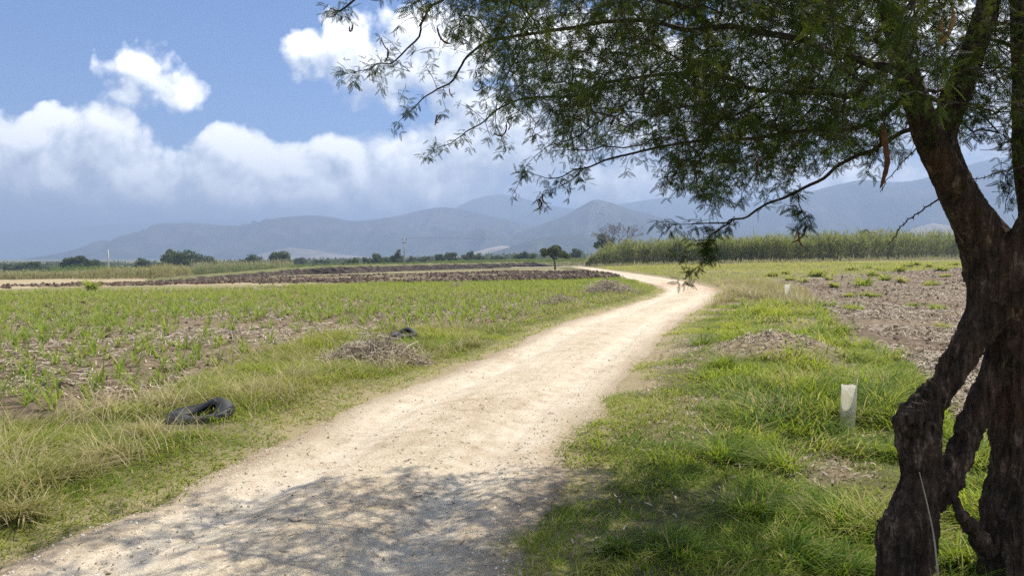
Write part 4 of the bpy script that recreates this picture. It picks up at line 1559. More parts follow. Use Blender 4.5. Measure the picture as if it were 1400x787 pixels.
def tree_guard(px, py, wpx, hpx, label, seed, lean):
    r = np.random.default_rng(seed)
    c = ground(px, py)
    R_, h = wpx / F * c[1] / 2, hpx / F * c[1]
    n, m = 40, 14
    a = np.linspace(0, 2 * math.pi, n, endpoint=False)
    # broken top: a deep notch facing the camera, a spike on its right
    top = h * (.88 - .16 * np.exp(-((np.angle(np.exp(1j * (a + 1.5))) / .5) ** 2)) + .14 * np.exp(-((np.angle(np.exp(1j * (a + .6))) / .35) ** 2)) - .03 * vn(a * 3.0, a * 0, 1, seed))
    rows = []
    for rad in (R_, R_ * .95):
        for k in (range(m) if rad == R_ else range(m - 1, -1, -1)):
            t = k / (m - 1)
            rows.append(np.stack([rad * np.cos(a) * (1 + .03 * np.sin(3 * a + t * 3)), rad * np.sin(a), -.05 + (top + .05) * t], -1))
    o = mesh_np('tree_guard', np.vstack(rows), [grid_faces(2 * m, n, True)], M_PLASTIC, smooth=True, loc=(c[0], c[1], float(zfull(c[0], c[1]))))
    o.rotation_euler = (0, lean, 0)
    return tag(o, label, 'tree guard', 'white plastic tree guards')


tree_guard(1158, 588, 20, 70, 'broken white plastic tube standing in the grass near the big tree', 611, .03)
tree_guard(1077, 411, 8.5, 25, 'distant white plastic tube at the edge of the right field', 612, -.02)

# ------------------------------------------------------------------ grass tussocks
M_TUFT = leafy('tussock_blade', [(0, (.07, .15, .014)), (.4, (.16, .26, .026)), (.7, (.30, .35, .05)), (.86, (.38, .35, .12)), (1, (.52, .43, .22))], .48)


def tussock(px, py, wpx, hpx, mu, label, seed, group='grass tussocks right of the road', mat=None):
    r = np.random.default_rng(seed)
    c = ground(px, py)
    w, h = wpx / F * c[1], hpx / F * c[1]
    n = int(np.clip(240 + 2.2 * wpx, 90, 520)) if c[1] < 20 else 110
    th, q = r.uniform(0, 6.28, n), r.uniform(0, 1, n) ** .6
    root = np.column_stack([np.cos(th) * q * w * .22, np.sin(th) * q * w * .22, np.full(n, -.03)])
    wind = r.uniform(0, 6.28)
    az = np.where(r.uniform(0, 1, n) < .5, th + r.normal(0, .7, n), wind + r.normal(0, .8, n))
    root[:, :2] += np.array([math.cos(wind + 1.3), math.sin(wind + 1.3)]) * w * .16 * r.normal(0, 1, (n, 1))
    L = h * r.uniform(.35, 1.35, n)
    V, FF, tt, idx = blades(root, az, L, (.0095 if c[1] < 20 else .0018 * c[1]) * r.uniform(.6, 1.4, n), r.uniform(.2, .8, n) * (.4 + q), r.uniform(.2, 1.2, n), 4)
    rn = np.clip(mu + r.normal(0, .13, n), 0, 1)
    rn = np.where(r.uniform(0, 1, n) < .14, r.uniform(.85, 1, n), rn)
    o = mesh_np('grass_tussock', V, FF, mat or M_TUFT, attrs={'rnd': rn[idx], 'tt': tt}, loc=(c[0], c[1], float(zfull(c[0], c[1]))))
    return tag(o, label, 'grass tussock', group)


T6 = lambda x, y: (900 + x / 3.4225, 400 + y / 3.4225)
T5 = lambda x, y: (740 + x / 3.043, 550 + y / 3.043)
NEAR_T = [
    (*T6(195, 270), 42, 30, .2, 'dark green tussock left of the bare soil mound'),
    (*T6(510, 240), 40, 32, .5, 'brownish dark tussock on the top of the bare soil mound'),
    (*T6(695, 265), 46, 26, .3, 'green tussock at the right shoulder of the soil mound'),
    (*T6(300, 375), 60, 34, .25, 'wide green tussock in front of the soil mound, to its left'),
    (*T6(430, 405), 36, 26, .3, 'small green tussock in front of the soil mound, to its right'),
    (*T6(610, 490), 60, 46, .78, 'tall yellowing tussock left of the near white tube'),
    (*T6(750, 535), 44, 26, .85, 'low brown tussock touching the left of the near white tube'),
    (*T6(1050, 570), 72, 56, .72, 'large yellow tussock between the near white tube and the trunk'),
    (*T6(800, 600), 34, 44, .3, 'upright green tussock touching the near white tube on its left'),
    (1212, 622, 76, 40, .42, 'spreading green tussock right below the near white tube'),
    (*T5(760, 240), 95, 46, .28, 'long bent grass tussock in the middle of the sunny lawn'),
    (*T5(1010, 290), 100, 52, .34, 'long bright tussock before the near white tube with straw at its foot'),
    (*T5(1240, 510), 100, 66, .16, 'dense dark green tussock just left of the trunk foot'),
    (*T5(880, 480), 100, 48, .2, 'dark tussock on the shaded lawn left of the densest one'),
    (*T5(1040, 660), 130, 52, .2, 'broad shaded tussock low in the lawn near the trunk'),
    (*T5(560, 640), 110, 44, .2, 'shaded low tussock toward the road edge'),
    (*T5(330, 620), 80, 30, .22, 'small shaded tussock close to the road edge'),
    (1335, 640, 70, 60, .6, 'yellow green tussock seen between the two trunks'),
    (1325, 775, 110, 70, .22, 'dark green tussock at the foot between the two trunks'),
    (1160, 790, 90, 50, .3, 'green tussock at the lower edge left of the trunk'),
]
for i, a in enumerate(NEAR_T):
    tussock(*a, 700 + i)
T4 = lambda x, y: (1000 + x / 3.4225, 270 + y / 3.4225)
FAR_T = [(185, 372, 22, 12, .7), (260, 362, 12, 9, .65), (275, 390, 10, 8, .6), (330, 398, 14, 10, .65), (405, 372, 22, 16, .6), (480, 425, 9, 12, .65), (610, 420, 24, 20, .45), (660, 372, 12, 13, .6),
         (715, 390, 16, 16, .5), (645, 468, 22, 12, .55), (555, 470, 12, 10, .6), (860, 322, 14, 10, .55), (985, 345, 14, 12, .6), (930, 412, 26, 10, .6), (845, 508, 24, 9, .5),
         (965, 525, 34, 12, .4), (575, 530, 34, 15, .5), (435, 515, 20, 14, .4), (990, 625, 22, 14, .75), (780, 350, 14, 12, .6), (630, 335, 12, 9, .6), (1000, 375, 12, 8, .6), (1035, 322, 12, 9, .6), (700, 345, 14, 10, .6), (560, 345, 12, 9, .65), (820, 330, 10, 8, .6), (460, 390, 10, 8, .65), (930, 330, 12, 9, .6)]
for i, (x, y, w, h, mu) in enumerate(FAR_T):
    tussock(*T4(x, y), w * 1.5, h, mu + .12, 'small green tuft sprouting from the bare soil of the right field', 740 + i, 'green tufts scattered over the right field')
tussock(*T4(800, 402), 16, 14, 1.0, 'orange brown dead tuft among the green tufts of the right field', 790, 'green tufts scattered over the right field')
tussock(126, 398, 13, 24, .6, 'single yellow green weed standing up on the dry strip before the reeds', 791, None)

for i, (x, y, w, h) in enumerate([(345, 552, 70, 52), (398, 528, 60, 44), (452, 512, 54, 34), (205, 600, 70, 46), (150, 632, 80, 56), (62, 668, 90, 64), (20, 712, 100, 66), (110, 655, 60, 60), (640, 474, 36, 22), (560, 500, 40, 24), (232, 560, 60, 40)]):
    tussock(x, y, w * .9, h * .72, .40, 'straw coloured clump of dry grass standing in the left verge', 820 + i, 'dry grass clumps in the left verge', M_DRYGRASS)


# burnt lump of soil in the lawn
def clod_heap():
    r = np.random.default_rng(621)
    c = ground(1058, 570)
    n = 60
    P = r.normal(0, 1, (n, 3)) * np.array([.11, .08, .0])
    S = r.uniform(.015, .05, (n, 1)) * r.uniform(.7, 1.3, (n, 3))
    P[:, 2] = .06 * np.exp(-(P[:, 0] ** 2 + P[:, 1] ** 2) / .02) * r.uniform(.5, 1.2, n)
    V, FF, A = lumps(P, S, .3, 622)
    o = mesh_np('clod_heap', V, FF, M_CLOD, attrs=A, loc=(c[0], c[1], float(zfull(c[0], c[1]))))
    tag(o, 'little heap of dark soil lumps in the lawn left of the near white tube', 'soil heap')


clod_heap()

# ------------------------------------------------------------------ the big thorn tree
TY = 3.4


def mat_bark():
    m, t = new_mat('thorn_tree_bark')
    pos = t.add('ShaderNodeNewGeometry').outputs['Position']
    st = t.add('ShaderNodeMapping', {'Vector': pos, 'Scale': (34, 34, 6)}).outputs[0]
    n1 = t.noise(1.0, 6, .68, st, dist=.6)
    n2 = t.noise(9, 5, .6, pos)
    n3 = t.noise(60, 4, .65, pos)
    f = t.math('ADD', t.math('MULTIPLY', n1, .55), t.math('ADD', t.math('MULTIPLY', n2, .25), t.math('MULTIPLY', n3, .2)))
    c = t.ramp(f, [(.38, (.010, .007, .005)), (.46, (.040, .027, .018)), (.54, (.09, .059, .040)), (.64, (.33, .245, .175))])
    red = t.ramp(t.noise(4, 3, .5, pos), [(.52, (0, 0, 0)), (.66, (1, 1, 1))])
    c = t.mix(t.math('MULTIPLY', red, .4), c, (.13, .062, .034))
    h = t.math('ADD', t.math('MULTIPLY', n1, 1.0), t.math('MULTIPLY', n3, .25))
    p = t.add('ShaderNodeBsdfPrincipled', {'Base Color': c, 'Roughness': .85, 'Specular IOR Level': .25, 'Normal': bump(t, h, .9, .03)})
    return finish(m, t, p.outputs[0])


M_BARK = mat_bark()
M_BRANCH = plain('thorn_twig_bark', [(.3, (.030, .022, .018)), (.6, (.07, .05, .038)), (.8, (.12, .09, .07))], 14, .85)
M_LEAF = leafy('thorn_tree_leaf', [(0, (.008, .018, .005)), (.4, (.016, .040, .007)), (.8, (.038, .080, .012)), (1, (.13, .18, .03))], .36, .6, .65, None, .12)
M_POD = plain('seed_pod', [(.3, (.075, .028, .016)), (.5, (.14, .055, .028)), (.75, (.24, .11, .05))], 22, .55)
M_PODPALE = plain('pale_seed_pod', [(.3, (.30, .15, .05)), (.7, (.50, .30, .12))], 40, .6)


def stem_pts(lst, Y0=TY):
    """(px, py, width px, depth offset) -> world points and radii"""
    P, R = [], []
    for px, py, w, dy in lst:
        Y = Y0 + dy
        P.append(at(px, py, Y))
        R.append(w / 2 / F * Y * .93)
    return np.array(P), np.array(R)


STEMS = [
    # left stem: root, waist, knot, then leaning right to the fork
    [(1234, 900, 116, .0), (1235, 835, 92, .0), (1236, 787, 72, .0), (1241, 735, 78, .0), (1252, 695, 64, .0), (1261, 655, 54, .0), (1256, 612, 58, .0), (1256, 582, 60, .0), (1271, 550, 44, .02), (1300, 508, 42, .03), (1325, 470, 45, .04), (1350, 425, 58, .04), (1360, 375, 74, .04)],
    # inner stem: leaves the left one above its waist and crosses to the right trunk
    [(1274, 692, 30, .03), (1295, 657, 36, .06), (1314, 617, 35, .08), (1333, 567, 35, .10), (1353, 518, 36, .10), (1371, 470, 46, .10), (1376, 410, 70, .08)],
    # right trunk
    [(1402, 900, 150, .10), (1398, 840, 124, .10), (1393, 787, 98, .10), (1391, 720, 90, .10), (1398, 650, 82, .11), (1397, 595, 80, .12), (1394, 545, 72, .13), (1384, 480, 70, .13), (1384, 430, 82, .12), (1376, 380, 96, .10)],
    # big limb up to the left
    [(1362, 380, 84, .05), (1355, 345, 80, .04), (1336, 310, 66, .02), (1312, 270, 54, .0), (1293, 235, 47, -.02), (1276, 200, 46, -.03), (1262, 165, 44, -.04), (1246, 120, 40, -.05), (1230, 70, 36, -.05), (1215, 10, 32, -.04), (1195, -80, 28, .0), (1165, -200, 24, .1), (1120, -330, 18, .2)],
    # second limb beside it
    [(1372, 370, 72, .14), (1360, 335, 62, .16), (1338, 300, 52, .17), (1316, 262, 44, .17), (1298, 222, 40, .16), (1291, 190, 38, .15), (1300, 150, 40, .14), (1316, 110, 38, .13), (1334, 60, 36, .12), (1352, 0, 32, .12), (1372, -90, 28, .2), (1410, -230, 22, .35), (1430, -380, 16, .5)],
    # limb to the right edge
    [(1376, 405, 78, .0), (1388, 365, 58, -.06), (1402, 330, 50, -.10), (1418, 290, 46, -.12), (1445, 230, 40, -.14), (1500, 130, 34, -.1), (1580, 0, 28, 0), (1680, -160, 20, .15)],
    # upright at the right edge
    [(1420, 330, 46, .15), (1406, 270, 34, .22), (1398, 200, 28, .26), (1394, 130, 26, .28), (1392, 50, 24, .3), (1396, -60, 22, .3), (1420, -200, 16, .4)],
    # knot on the left stem
    [(1252, 578, 46, -.05), (1238, 576, 34, -.08), (1231, 574, 18, -.09)],
    # roots
    [(1225, 835, 70, -.05), (1200, 880, 46, -.16), (1170, 910, 24, -.26)],
    [(1410, 850, 90, .05), (1450, 900, 50, -.0), (1490, 930, 20, -.05)],
    [(1375, 850, 70, .05), (1350, 905, 40, -.12), (1330, 935, 18, -.22)],
]


def build_trunk(root):
    parts = []
    for s in STEMS:
        P, R = stem_pts(s)
        n = 6
        Ps = _smooth_resample(np.column_stack([P, R]), n)
        V, FF = tube(Ps[:, :3], np.maximum(Ps[:, 3], .004), 20)
        parts.append((V, FF, {}))
    V, FF, _ = join(parts)
    tmp = mesh_np('trunk_rough', V, FF)
    md = tmp.modifiers.new('r', 'REMESH')
    md.mode, md.voxel_size, md.use_smooth_shade = 'VOXEL', .0065, True
    ms = tmp.modifiers.new('s', 'SMOOTH')
    ms.factor, ms.iterations = .5, 3
    dg = bpy.context.evaluated_depsgraph_get()
    ev = tmp.evaluated_get(dg)
    me = bpy.data.meshes.new_from_object(ev)
    bpy.data.objects.remove(tmp)
    n = len(me.vertices)
    co = np.zeros(n * 3, np.float32)
    no = np.zeros(n * 3, np.float32)
    me.vertices.foreach_get('co', co)
    me.vertex_normals.foreach_get('vector', no)
    co, no = co.reshape(-1, 3).astype(float), no.reshape(-1, 3).astype(float)
    x, y, z = co.T
    wob = (vn3(x * 3, y * 3, z * 2.4, 3) - .5) * .04
    # ridged bark, stretched up the stems
    a, b, c = x * 36 + wob * 45, y * 36, z * 3.6
    rid = 1 - np.abs(2 * vn3(a, b, c, 5) - 1)
    rid2 = 1 - np.abs(2 * vn3(a * 2.1, b * 2.1, c * 2.4, 7) - 1)
    low = sstep(2.2, .3, z)
    plates = sstep(.45, .6, vn3(x * 9, y * 9, z * 3.2, 15)) * low
    d = wob * .4 + (rid ** 2 - .4) * .019 * (.25 + 1.15 * low) + (rid2 ** 2 - .4) * .009 * (.4 + .8 * low) + plates * .010
    d += (vn3(x * 70, y * 70, z * 40, 9) - .5) * .004
    # torn bark on the knot
    k = at(1243, 575, TY - .05)
    q = np.exp(-(((x - k[0]) / .10) ** 2 + ((z - k[2]) / .10) ** 2))
    d += q * ((vn3(x * 30, y * 30, z * 18, 21) - .4) * .07)
    d = np.minimum(d, .035) - .009
    co = co + no * d[:, None]
    me.vertices.foreach_set('co', co.astype(np.float32).ravel())
    me.update()
    me.materials.clear()
    me.materials.append(M_BARK)
    me.polygons.foreach_set('use_smooth', np.ones(len(me.polygons), bool))
    me.name = 'trunk'
    o = bpy.data.objects.new('trunk', me)
    COL.objects.link(o)
    o.parent = root
    o.matrix_parent_inverse = Matrix.Translation(root.location).inverted()
    return o


# ---- the branch skeleton: limbs read off the photo at their depths, then twigs grown through the crown
LIMBS = [  # (px, py, Y) ..., start radius
    ([(1240, 110, 3.37), (1180, 80, 3.5), (1100, 55, 3.8), (980, 40, 4.2), (840, 30, 4.7), (720, 42, 5.0), (645, 70, 5.1), (612, 110, 5.15), (572, 142, 5.2), (541, 170, 5.25)], .022),
    ([(980, 40, 4.2), (880, -20, 4.1), (760, -50, 4.1), (660, -50, 4.2), (608, -5, 4.3), (578, 38, 4.35), (540, 84, 4.4), (500, 95, 4.4), (461, 103, 4.4)], .014),
    ([(1215, 10, 3.37), (1120, -60, 3.2), (960, -110, 3.1), (780, -130, 3.1), (620, -90, 3.3), (530, -40, 3.4), (475, 8, 3.5), (448, 16, 3.5)], .020),
    ([(1232, 80, 3.36), (1150, 130, 3.9), (1040, 118, 4.6), (940, 100, 5.0), (860, 105, 5.2), (780, 128, 5.3), (705, 136, 5.4), (655, 168, 5.4), (620, 190, 5.4), (588, 214, 5.4)], .018),
    ([(1246, 130, 3.36), (1170, 170, 3.7), (1080, 180, 4.1), (960, 190, 4.5), (870, 208, 4.8), (800, 228, 4.9), (760, 240, 4.9), (715, 237, 4.9)], .015),
    ([(1262, 170, 3.36), (1200, 200, 3.5), (1150, 222, 3.6), (1085, 262, 3.7), (1040, 285, 3.7), (1000, 303, 3.7), (950, 303, 3.7), (905, 316, 3.7)], .012),
    ([(1000, 303, 3.7), (975, 316, 3.68), (966, 342, 3.66), (955, 366, 3.65), (936, 386, 3.64)], .005),
    ([(1088, 260, 3.7), (1094, 284, 3.68), (1096, 305, 3.67), (1089, 318, 3.66)], .0035),
    ([(800, 228, 4.9), (775, 248, 4.9), (748, 264, 4.9), (735, 284, 4.88)], .004),
    ([(870, 130, 5.0), (800, 180, 5.0), (745, 205, 5.0), (700, 262, 5.0)], .006),
    ([(720, 42, 5.0), (690, 110, 5.0), (682, 160, 5.0), (690, 205, 5.0)], .006),
    ([(1080, 110, 4.2), (1000, 160, 4.0), (940, 225, 3.9), (900, 250, 3.9)], .009),
    ([(1394, 130, 3.7), (1385, 190, 3.6), (1378, 240, 3.58), (1374, 290, 3.56)], .005),
    ([(1334, 60, 3.52), (1380, 60, 3.6), (1440, 90, 3.7), (1500, 150, 3.9)], .010),
    ([(1352, 0, 3.52), (1300, -60, 4.2), (1200, -100, 5.2), (1050, -60, 6.0), (900, 0, 6.6)], .022),
    ([(1300, -60, 4.2), (1250, 20, 4.8), (1180, 90, 5.4), (1120, 140, 5.8)], .014),
    # above and behind, out of the picture
    ([(1195, -80, 3.4), (1050, -300, 3.0), (800, -420, 2.8), (560, -420, 2.8)], .028),
    ([(1165, -200, 3.5), (1200, -420, 2.9), (1150, -800, 2.4), (1000, -1500, 1.8)], .026),
    ([(1372, -90, 3.6), (1500, -350, 3.6), (1800, -600, 3.6)], .026),
    ([(1410, -230, 3.75), (1350, -480, 4.6), (1200, -560, 5.6), (1000, -480, 6.4)], .026),
    ([(1500, 130, 3.3), (1700, 20, 3.0), (2000, -150, 2.6)], .02),
]
BARE = [  # leafless thorny shoots
    ([(1302, 258, 3.36), (1278, 276, 3.3), (1255, 291, 3.25), (1238, 304, 3.22), (1226, 318, 3.2), (1214, 336, 3.18)], .0045),
    ([(1420, 224, 3.2), (1395, 229, 3.15), (1370, 234, 3.12), (1340, 243, 3.1), (1322, 247, 3.1)], .004),
    ([(1262, 196, 3.3), (1240, 215, 3.2), (1218, 240, 3.1), (1203, 262, 3.05)], .003),
]
ENV = np.array([(380, -200), (440, -60), (520, -40), (585, 0), (640, 50), (680, 120), (720, 165), (770, 205), (820, 190), (860, 165), (890, 200), (930, 245), (985, 262), (1040, 258), (1080, 228), (1140, 205),
                (1190, 215), (1240, 195), (1280, 150), (1330, 175), (1400, 195), (1500, 260), (1800, 330)], float)


def build_branches(root):
    r = np.random.default_rng(801)
    pts, par, rad0 = [], [], []
    starts = []
    for li, (lst, rs) in enumerate(LIMBS):
        P = np.array([at(*p) for p in lst])
        P = _smooth_resample(P, 7)
        n = len(P)
        P = P + np.stack([(vn(np.arange(n) * .35, np.full(n, li * 7.1 + k * 31), 1, 70 + k) - .5) * .05 for k in range(3)], -1) * np.minimum(np.arange(n) / 4, 1)[:, None]
        if len(pts):
            A = np.array(pts)
            j = int(np.argmin(np.linalg.norm(A - P[0], axis=1)))
            pj = j if np.linalg.norm(A[j] - P[0]) < .12 else -1
        else:
            pj = -1
        for k in range(n):
            pts.append(P[k])
            par.append(pj if k == 0 else len(pts) - 2)
            rad0.append(max(rs * (1 - k / n) ** .8, .0018))
    nl = len(pts)
    # leafy clumps through the crown, each of a few shoots
    cand, tot = [], 0
    C0 = np.array([1.0, 3.7, 3.35])
    sd = np.array([math.sin(SUN_AZ) * math.cos(SUN_EL), math.cos(SUN_AZ) * math.cos(SUN_EL), math.sin(SUN_EL)])
    while tot < 1330:
        q = r.uniform(-1, 1, (3000, 3))
        q = q[np.linalg.norm(q, axis=1) < 1]
        Pq = C0 + q * np.array([3.6, 3.2, 2.4])
        px, py = to_px(Pq)
        w = Pq[:, 1]
        vis = (px > -200) & (px < 1650) & (py > -60) & (py < 900) & (w > .4)
        lim = np.interp(px, ENV[:, 0], ENV[:, 1], left=-400, right=330) - 14
        ok = (~vis & (Pq[:, 2] > 2.3) & ((w > .2) | (Pq[:, 2] > 2.6))) | (vis & (py < lim))
        ok &= ~((py > -420) & (px < 450) & (w > .4))
        # not right in front of the lens, nor before the big limbs
        ok &= (np.linalg.norm(Pq - np.array([0, 0, CAM_H]), axis=1) > 2.0)
        ok &= ~(vis & (w < 2.6))
        # thin the left of the crown and the out-of-picture part
        keep = np.where(vis, np.interp(px, [450, 620, 760, 900, 1000, 1340, 1400], [.22, .5, .75, .8, 1.0, 1.0, .6]) * np.where((px > 1020) & (w < 3.6), 1.0, .7), .16)
        # crown shaped for the light
        G = Pq - sd * (Pq[:, 2] / sd[2])[:, None]
        sx, sy = to_px(G)
        keep = np.where((G[:, 1] > 1) & (((sx > 1000) & (sx < 1450) & (sy > 400) & (sy < 800)) | ((sx > 820) & (sy > 380) & (sy < 640))), keep * .06, keep)
        keep = np.where((G[:, 1] > 1) & (sx > 250) & (sx <= 1000) & (sy > 480) & (sy < 650), keep * .10, keep)
        ok &= r.uniform(0, 1, len(Pq)) < keep
        cand.append(Pq[ok])
        tot += int(ok.sum())
    cand = np.vstack(cand)[:1330]
    print('clumps', len(cand))
    k = r.integers(3, 7, len(cand))
    cand = np.repeat(cand, k, axis=0)
    cand = cand + r.normal(0, 1, cand.shape) * np.array([.11, .11, .085])
    # leafy side shoots along the outer part of the limbs that show against the sky
    extra, k0 = [], 0
    for li, (lst, rs) in enumerate(LIMBS):
        nn = (len(lst) - 1) * 7 + 1
        if li < 13:
            for k in range(int(nn * .35), nn):
                if r.uniform() < (.9, .9, .9, .9, .5, .22, .4, .12, .2, .25, .5, .9, .6)[li]:
                    sc = (.4 if k > nn - 9 else 1) * (.5 if li in (6, 7, 8) else 1)
                    q = np.array(pts[k0 + k]) + r.normal(0, 1, 3) * np.array([.12, .14, .10]) * sc + np.array([-.02, 0, -.02])
                    if to_px(q)[0] > 462:
                        extra.append(q)
        k0 += nn
    cand = np.vstack([cand, extra])
    base = at(1320, 200, 3.4)
    arr = np.zeros((160000, 3))
    arr[:nl] = pts
    n = nl
    par = par + [0] * 160000
    d0 = np.array([np.min(np.linalg.norm(arr[:nl] - c, axis=1)) for c in cand])
    tips = []
    for ci in np.argsort(d0):
        c = cand[ci]
        d = np.linalg.norm(arr[:n] - c, axis=1)
        # prefer joining a node that lies towards the tree's heart
        j = int(np.argmin(d + .25 * np.linalg.norm(arr[:n] - base, axis=1)))
        L = d[j]
        if L < .07 or n > 155000:
            continue
        k = max(2, int(L / .075))
        p0 = arr[j]
        out = (p0 - base) * np.array([1, 1, .3])
        out /= np.linalg.norm(out) + 1e-6
        ctrl = p0 + (c - p0) * .5 + out * L * .16 + np.array([0, 0, .10 * L]) + r.normal(0, .06, 3) * L
        prev = j
        for s in range(1, k + 1):
            t = s / k
            q = (1 - t) ** 2 * p0 + 2 * t * (1 - t) * ctrl + t * t * c + r.normal(0, .007, 3)
            arr[n] = q
            par[n] = prev
            prev = n
            n += 1
        tips.append(prev)
        # a short drooping end
        dirn = arr[prev] - arr[par[prev]]
        dirn /= np.linalg.norm(dirn) + 1e-6
        for s in range(int(r.integers(2, 7))):
            qx, qy = to_px(arr[prev])
            if -60 < qy and 380 < qx < 1500 and arr[prev][1] > 1 and qy > np.interp(qx, ENV[:, 0], ENV[:, 1]) + 14:
                break
            dirn = dirn + np.array([0, 0, -.22]) + r.normal(0, .14, 3)
            dirn /= np.linalg.norm(dirn)
            arr[n] = arr[prev] + dirn * .05
            par[n] = prev
            prev = n
            n += 1
    arr = arr[:n]
    par = np.array(par[:n])
    # radii by the pipe rule, from the tips down
    r2 = np.full(n, 0.0)
    kids = np.zeros(n, int)
    for i in range(n - 1, -1, -1):
        if kids[i] == 0:
            r2[i] = .0015 ** 2.5
        if par[i] >= 0:
            r2[par[i]] += r2[i]
            kids[par[i]] += 1
    R = r2 ** .4
    R[:nl] = np.maximum(R[:nl], np.array(rad0[:nl]))
    R = np.minimum(R, .05)
    e = np.where(par >= 0)[0]
    A, B = arr[par[e]], arr[e]
    ra, rb = np.minimum(R[par[e]], R[e] * 1.35), R[e]
    V, FF = edges_mesh(A, B, ra, rb, 5)
    parts = [(V, FF, {})]
    for lst, rs in BARE:
        P = _smooth_resample(np.array([at(*p) for p in lst]), 5)
        P = P + r.normal(0, .0025, P.shape)
        V, FF = tube(P, np.linspace(rs, .0016, len(P)), 5)
        parts.append((V, FF, {}))
        for k in range(2, len(P) - 1, 2):       # thorns and buds
            for s in (-1, 1):
                dv = np.array([r.normal(0, .4), r.normal(0, .4), s * 1.0])
                V, FF = tube(np.array([P[k], P[k] + dv * .012]), [.0022, .0004], 4)
                parts.append((V, FF, {}))
    V, FF, _ = join(parts)
    o = mesh_np('branches', V - np.array(root.location), FF, M_BRANCH, root, smooth=False)
    return arr, par, R, kids, nl


def pinna_template(n=9):
    """a feather of n pairs of narrow leaflets along +X, unit length"""
    V, Fq = [], []
    for i in range(n):
        x = .08 + .92 * i / (n - 1)
        l = .21 * (1 - .55 * abs(2 * i / (n - 1) - .85))
        for s in (-1, 1):
            b = len(V)
            a = .5 + .1 * (i / n)
            dx, dy = math.cos(1.05) * l, math.sin(1.05) * l * s
            wx, wy = .052, 0
            V += [(x - wx * .5, 0, 0), (x + dx * .5 - wx, dy * .5, .01), (x + dx, dy, -.015), (x + dx * .5 + wx, dy * .5, .01)]
            Fq.append((b, b + 1, b + 2, b + 3) if s > 0 else (b + 3, b + 2, b + 1, b))
    b = len(V)
    V += [(0, .008, 0), (0, -.008, 0), (1, -.004, 0), (1, .004, 0)]
    Fq.append((b, b + 1, b + 2, b + 3))
    return np.array(V, float), np.array(Fq)


def build_leaves(root, arr, par, R, kids, nl):
    r = np.random.default_rng(811)
    thin = np.where((R < .0048) & (par >= 0))[0]
    P = arr[thin]
    px, py = to_px(P)
    vis = (px > -80) & (px < 1480) & (py > -80) & (P[:, 1] > .8)
    k = r.uniform(0, 1, len(thin)) < np.where(vis, .95, .8)
    thin, P, vis = thin[k], P[k], vis[k]
    T = P - arr[par[thin]]
    T /= np.linalg.norm(T, axis=1)[:, None] + 1e-9
    base, axis, up, size, tone = [], [], [], [], []
    mult = 3
    for m in range(mult):
        rn = r.normal(0, 1, P.shape)
        side = np.cross(T, rn)
        side /= np.linalg.norm(side, axis=1)[:, None] + 1e-9
        rach = T * .45 + side * .8 + np.array([0, 0, -.25]) + r.normal(0, .15, P.shape)
        rach /= np.linalg.norm(rach, axis=1)[:, None]
        Lr = r.uniform(.018, .04, len(P))
        o0 = P - T * (r.uniform(0, .06, len(P)))[:, None]
        npair = r.integers(1, 3, len(P))
        nrm = np.cross(rach, np.cross(np.array([0, 0, 1.0]), rach) + r.normal(0, .5, P.shape))
        nrm /= np.linalg.norm(nrm, axis=1)[:, None] + 1e-9
        lat = np.cross(nrm, rach)
        tn = np.clip(.42 + r.normal(0, .22, len(P)) + .5 * (vn(P[:, 0], P[:, 1] + P[:, 2], 2.5, 88) - .5), 0, 1)
        keep = r.uniform(0, 1, len(P)) < (.98, .88, .62)[m]
        for q in range(2):
            on = keep & (npair > q)
            at_ = o0 + rach * (Lr * (1 - .5 * q))[:, None]
            for s in (-1, 1):
                a = rach * .62 + lat * s * .78 + np.array([0, 0, -.22]) + r.normal(0, .12, P.shape)
                a /= np.linalg.norm(a, axis=1)[:, None]
                u = np.cross(a, np.cross(nrm, a))
                base.append(at_[on]), axis.append(a[on]), up.append(nrm[on] + r.normal(0, .2, P.shape)[on])
                size.append((r.uniform(.030, .060, len(P)))[on]), tone.append(tn[on])
    base, axis, up, size, tone = map(np.concatenate, (base, axis, up, size, tone))
    W_ = np.cross(up, axis)
    W_ /= np.linalg.norm(W_, axis=1)[:, None] + 1e-9
    U_ = np.cross(axis, W_)
    Vt, Ft = pinna_template()
    N = len(base)
    # each feather arches down a little
    V = base[:, None] + size[:, None, None] * (Vt[None, :, 0:1] * axis[:, None] + Vt[None, :, 1:2] * W_[:, None] + (Vt[None, :, 2:3] - .16 * Vt[None, :, 0:1] ** 2) * U_[:, None])
    FF = (Ft[None] + (np.arange(N) * len(Vt))[:, None, None]).reshape(-1, 4)
    tt = np.repeat(tone, len(Vt))
    print('feathers', N, 'faces', len(FF))
    return mesh_np('crown', V.reshape(-1, 3) - np.array(root.location), [FF], M_LEAF, root, {'rnd': tt, 'tt': tt * 0})


def pod_mesh(seed, L, curl, wd):
    r = np.random.default_rng(seed)
    n = 16
    t = np.linspace(0, 1, n)
    ang = curl * t ** 1.6
    x = np.cumsum(np.sin(ang)) * L / n
    z = -np.cumsum(np.cos(ang)) * L / n
    P = np.stack([x, .01 * np.sin(t * 4 + seed), z], -1)
    R_ = wd * (np.minimum(t * 6, 1) * np.minimum((1 - t) * 5 + .15, 1)) * (.85 + .2 * np.cos(t * 34)) + .0006
    return tube(P, R_, 7)


POD_VARS = [(i, L, c, w) for i, (L, c, w) in enumerate([(.085, .5, .0036), (.10, 1.4, .0036), (.12, 2.6, .0034), (.07, -.8, .0038), (.09, 3.4, .0034), (.11, -1.8, .0036)])]


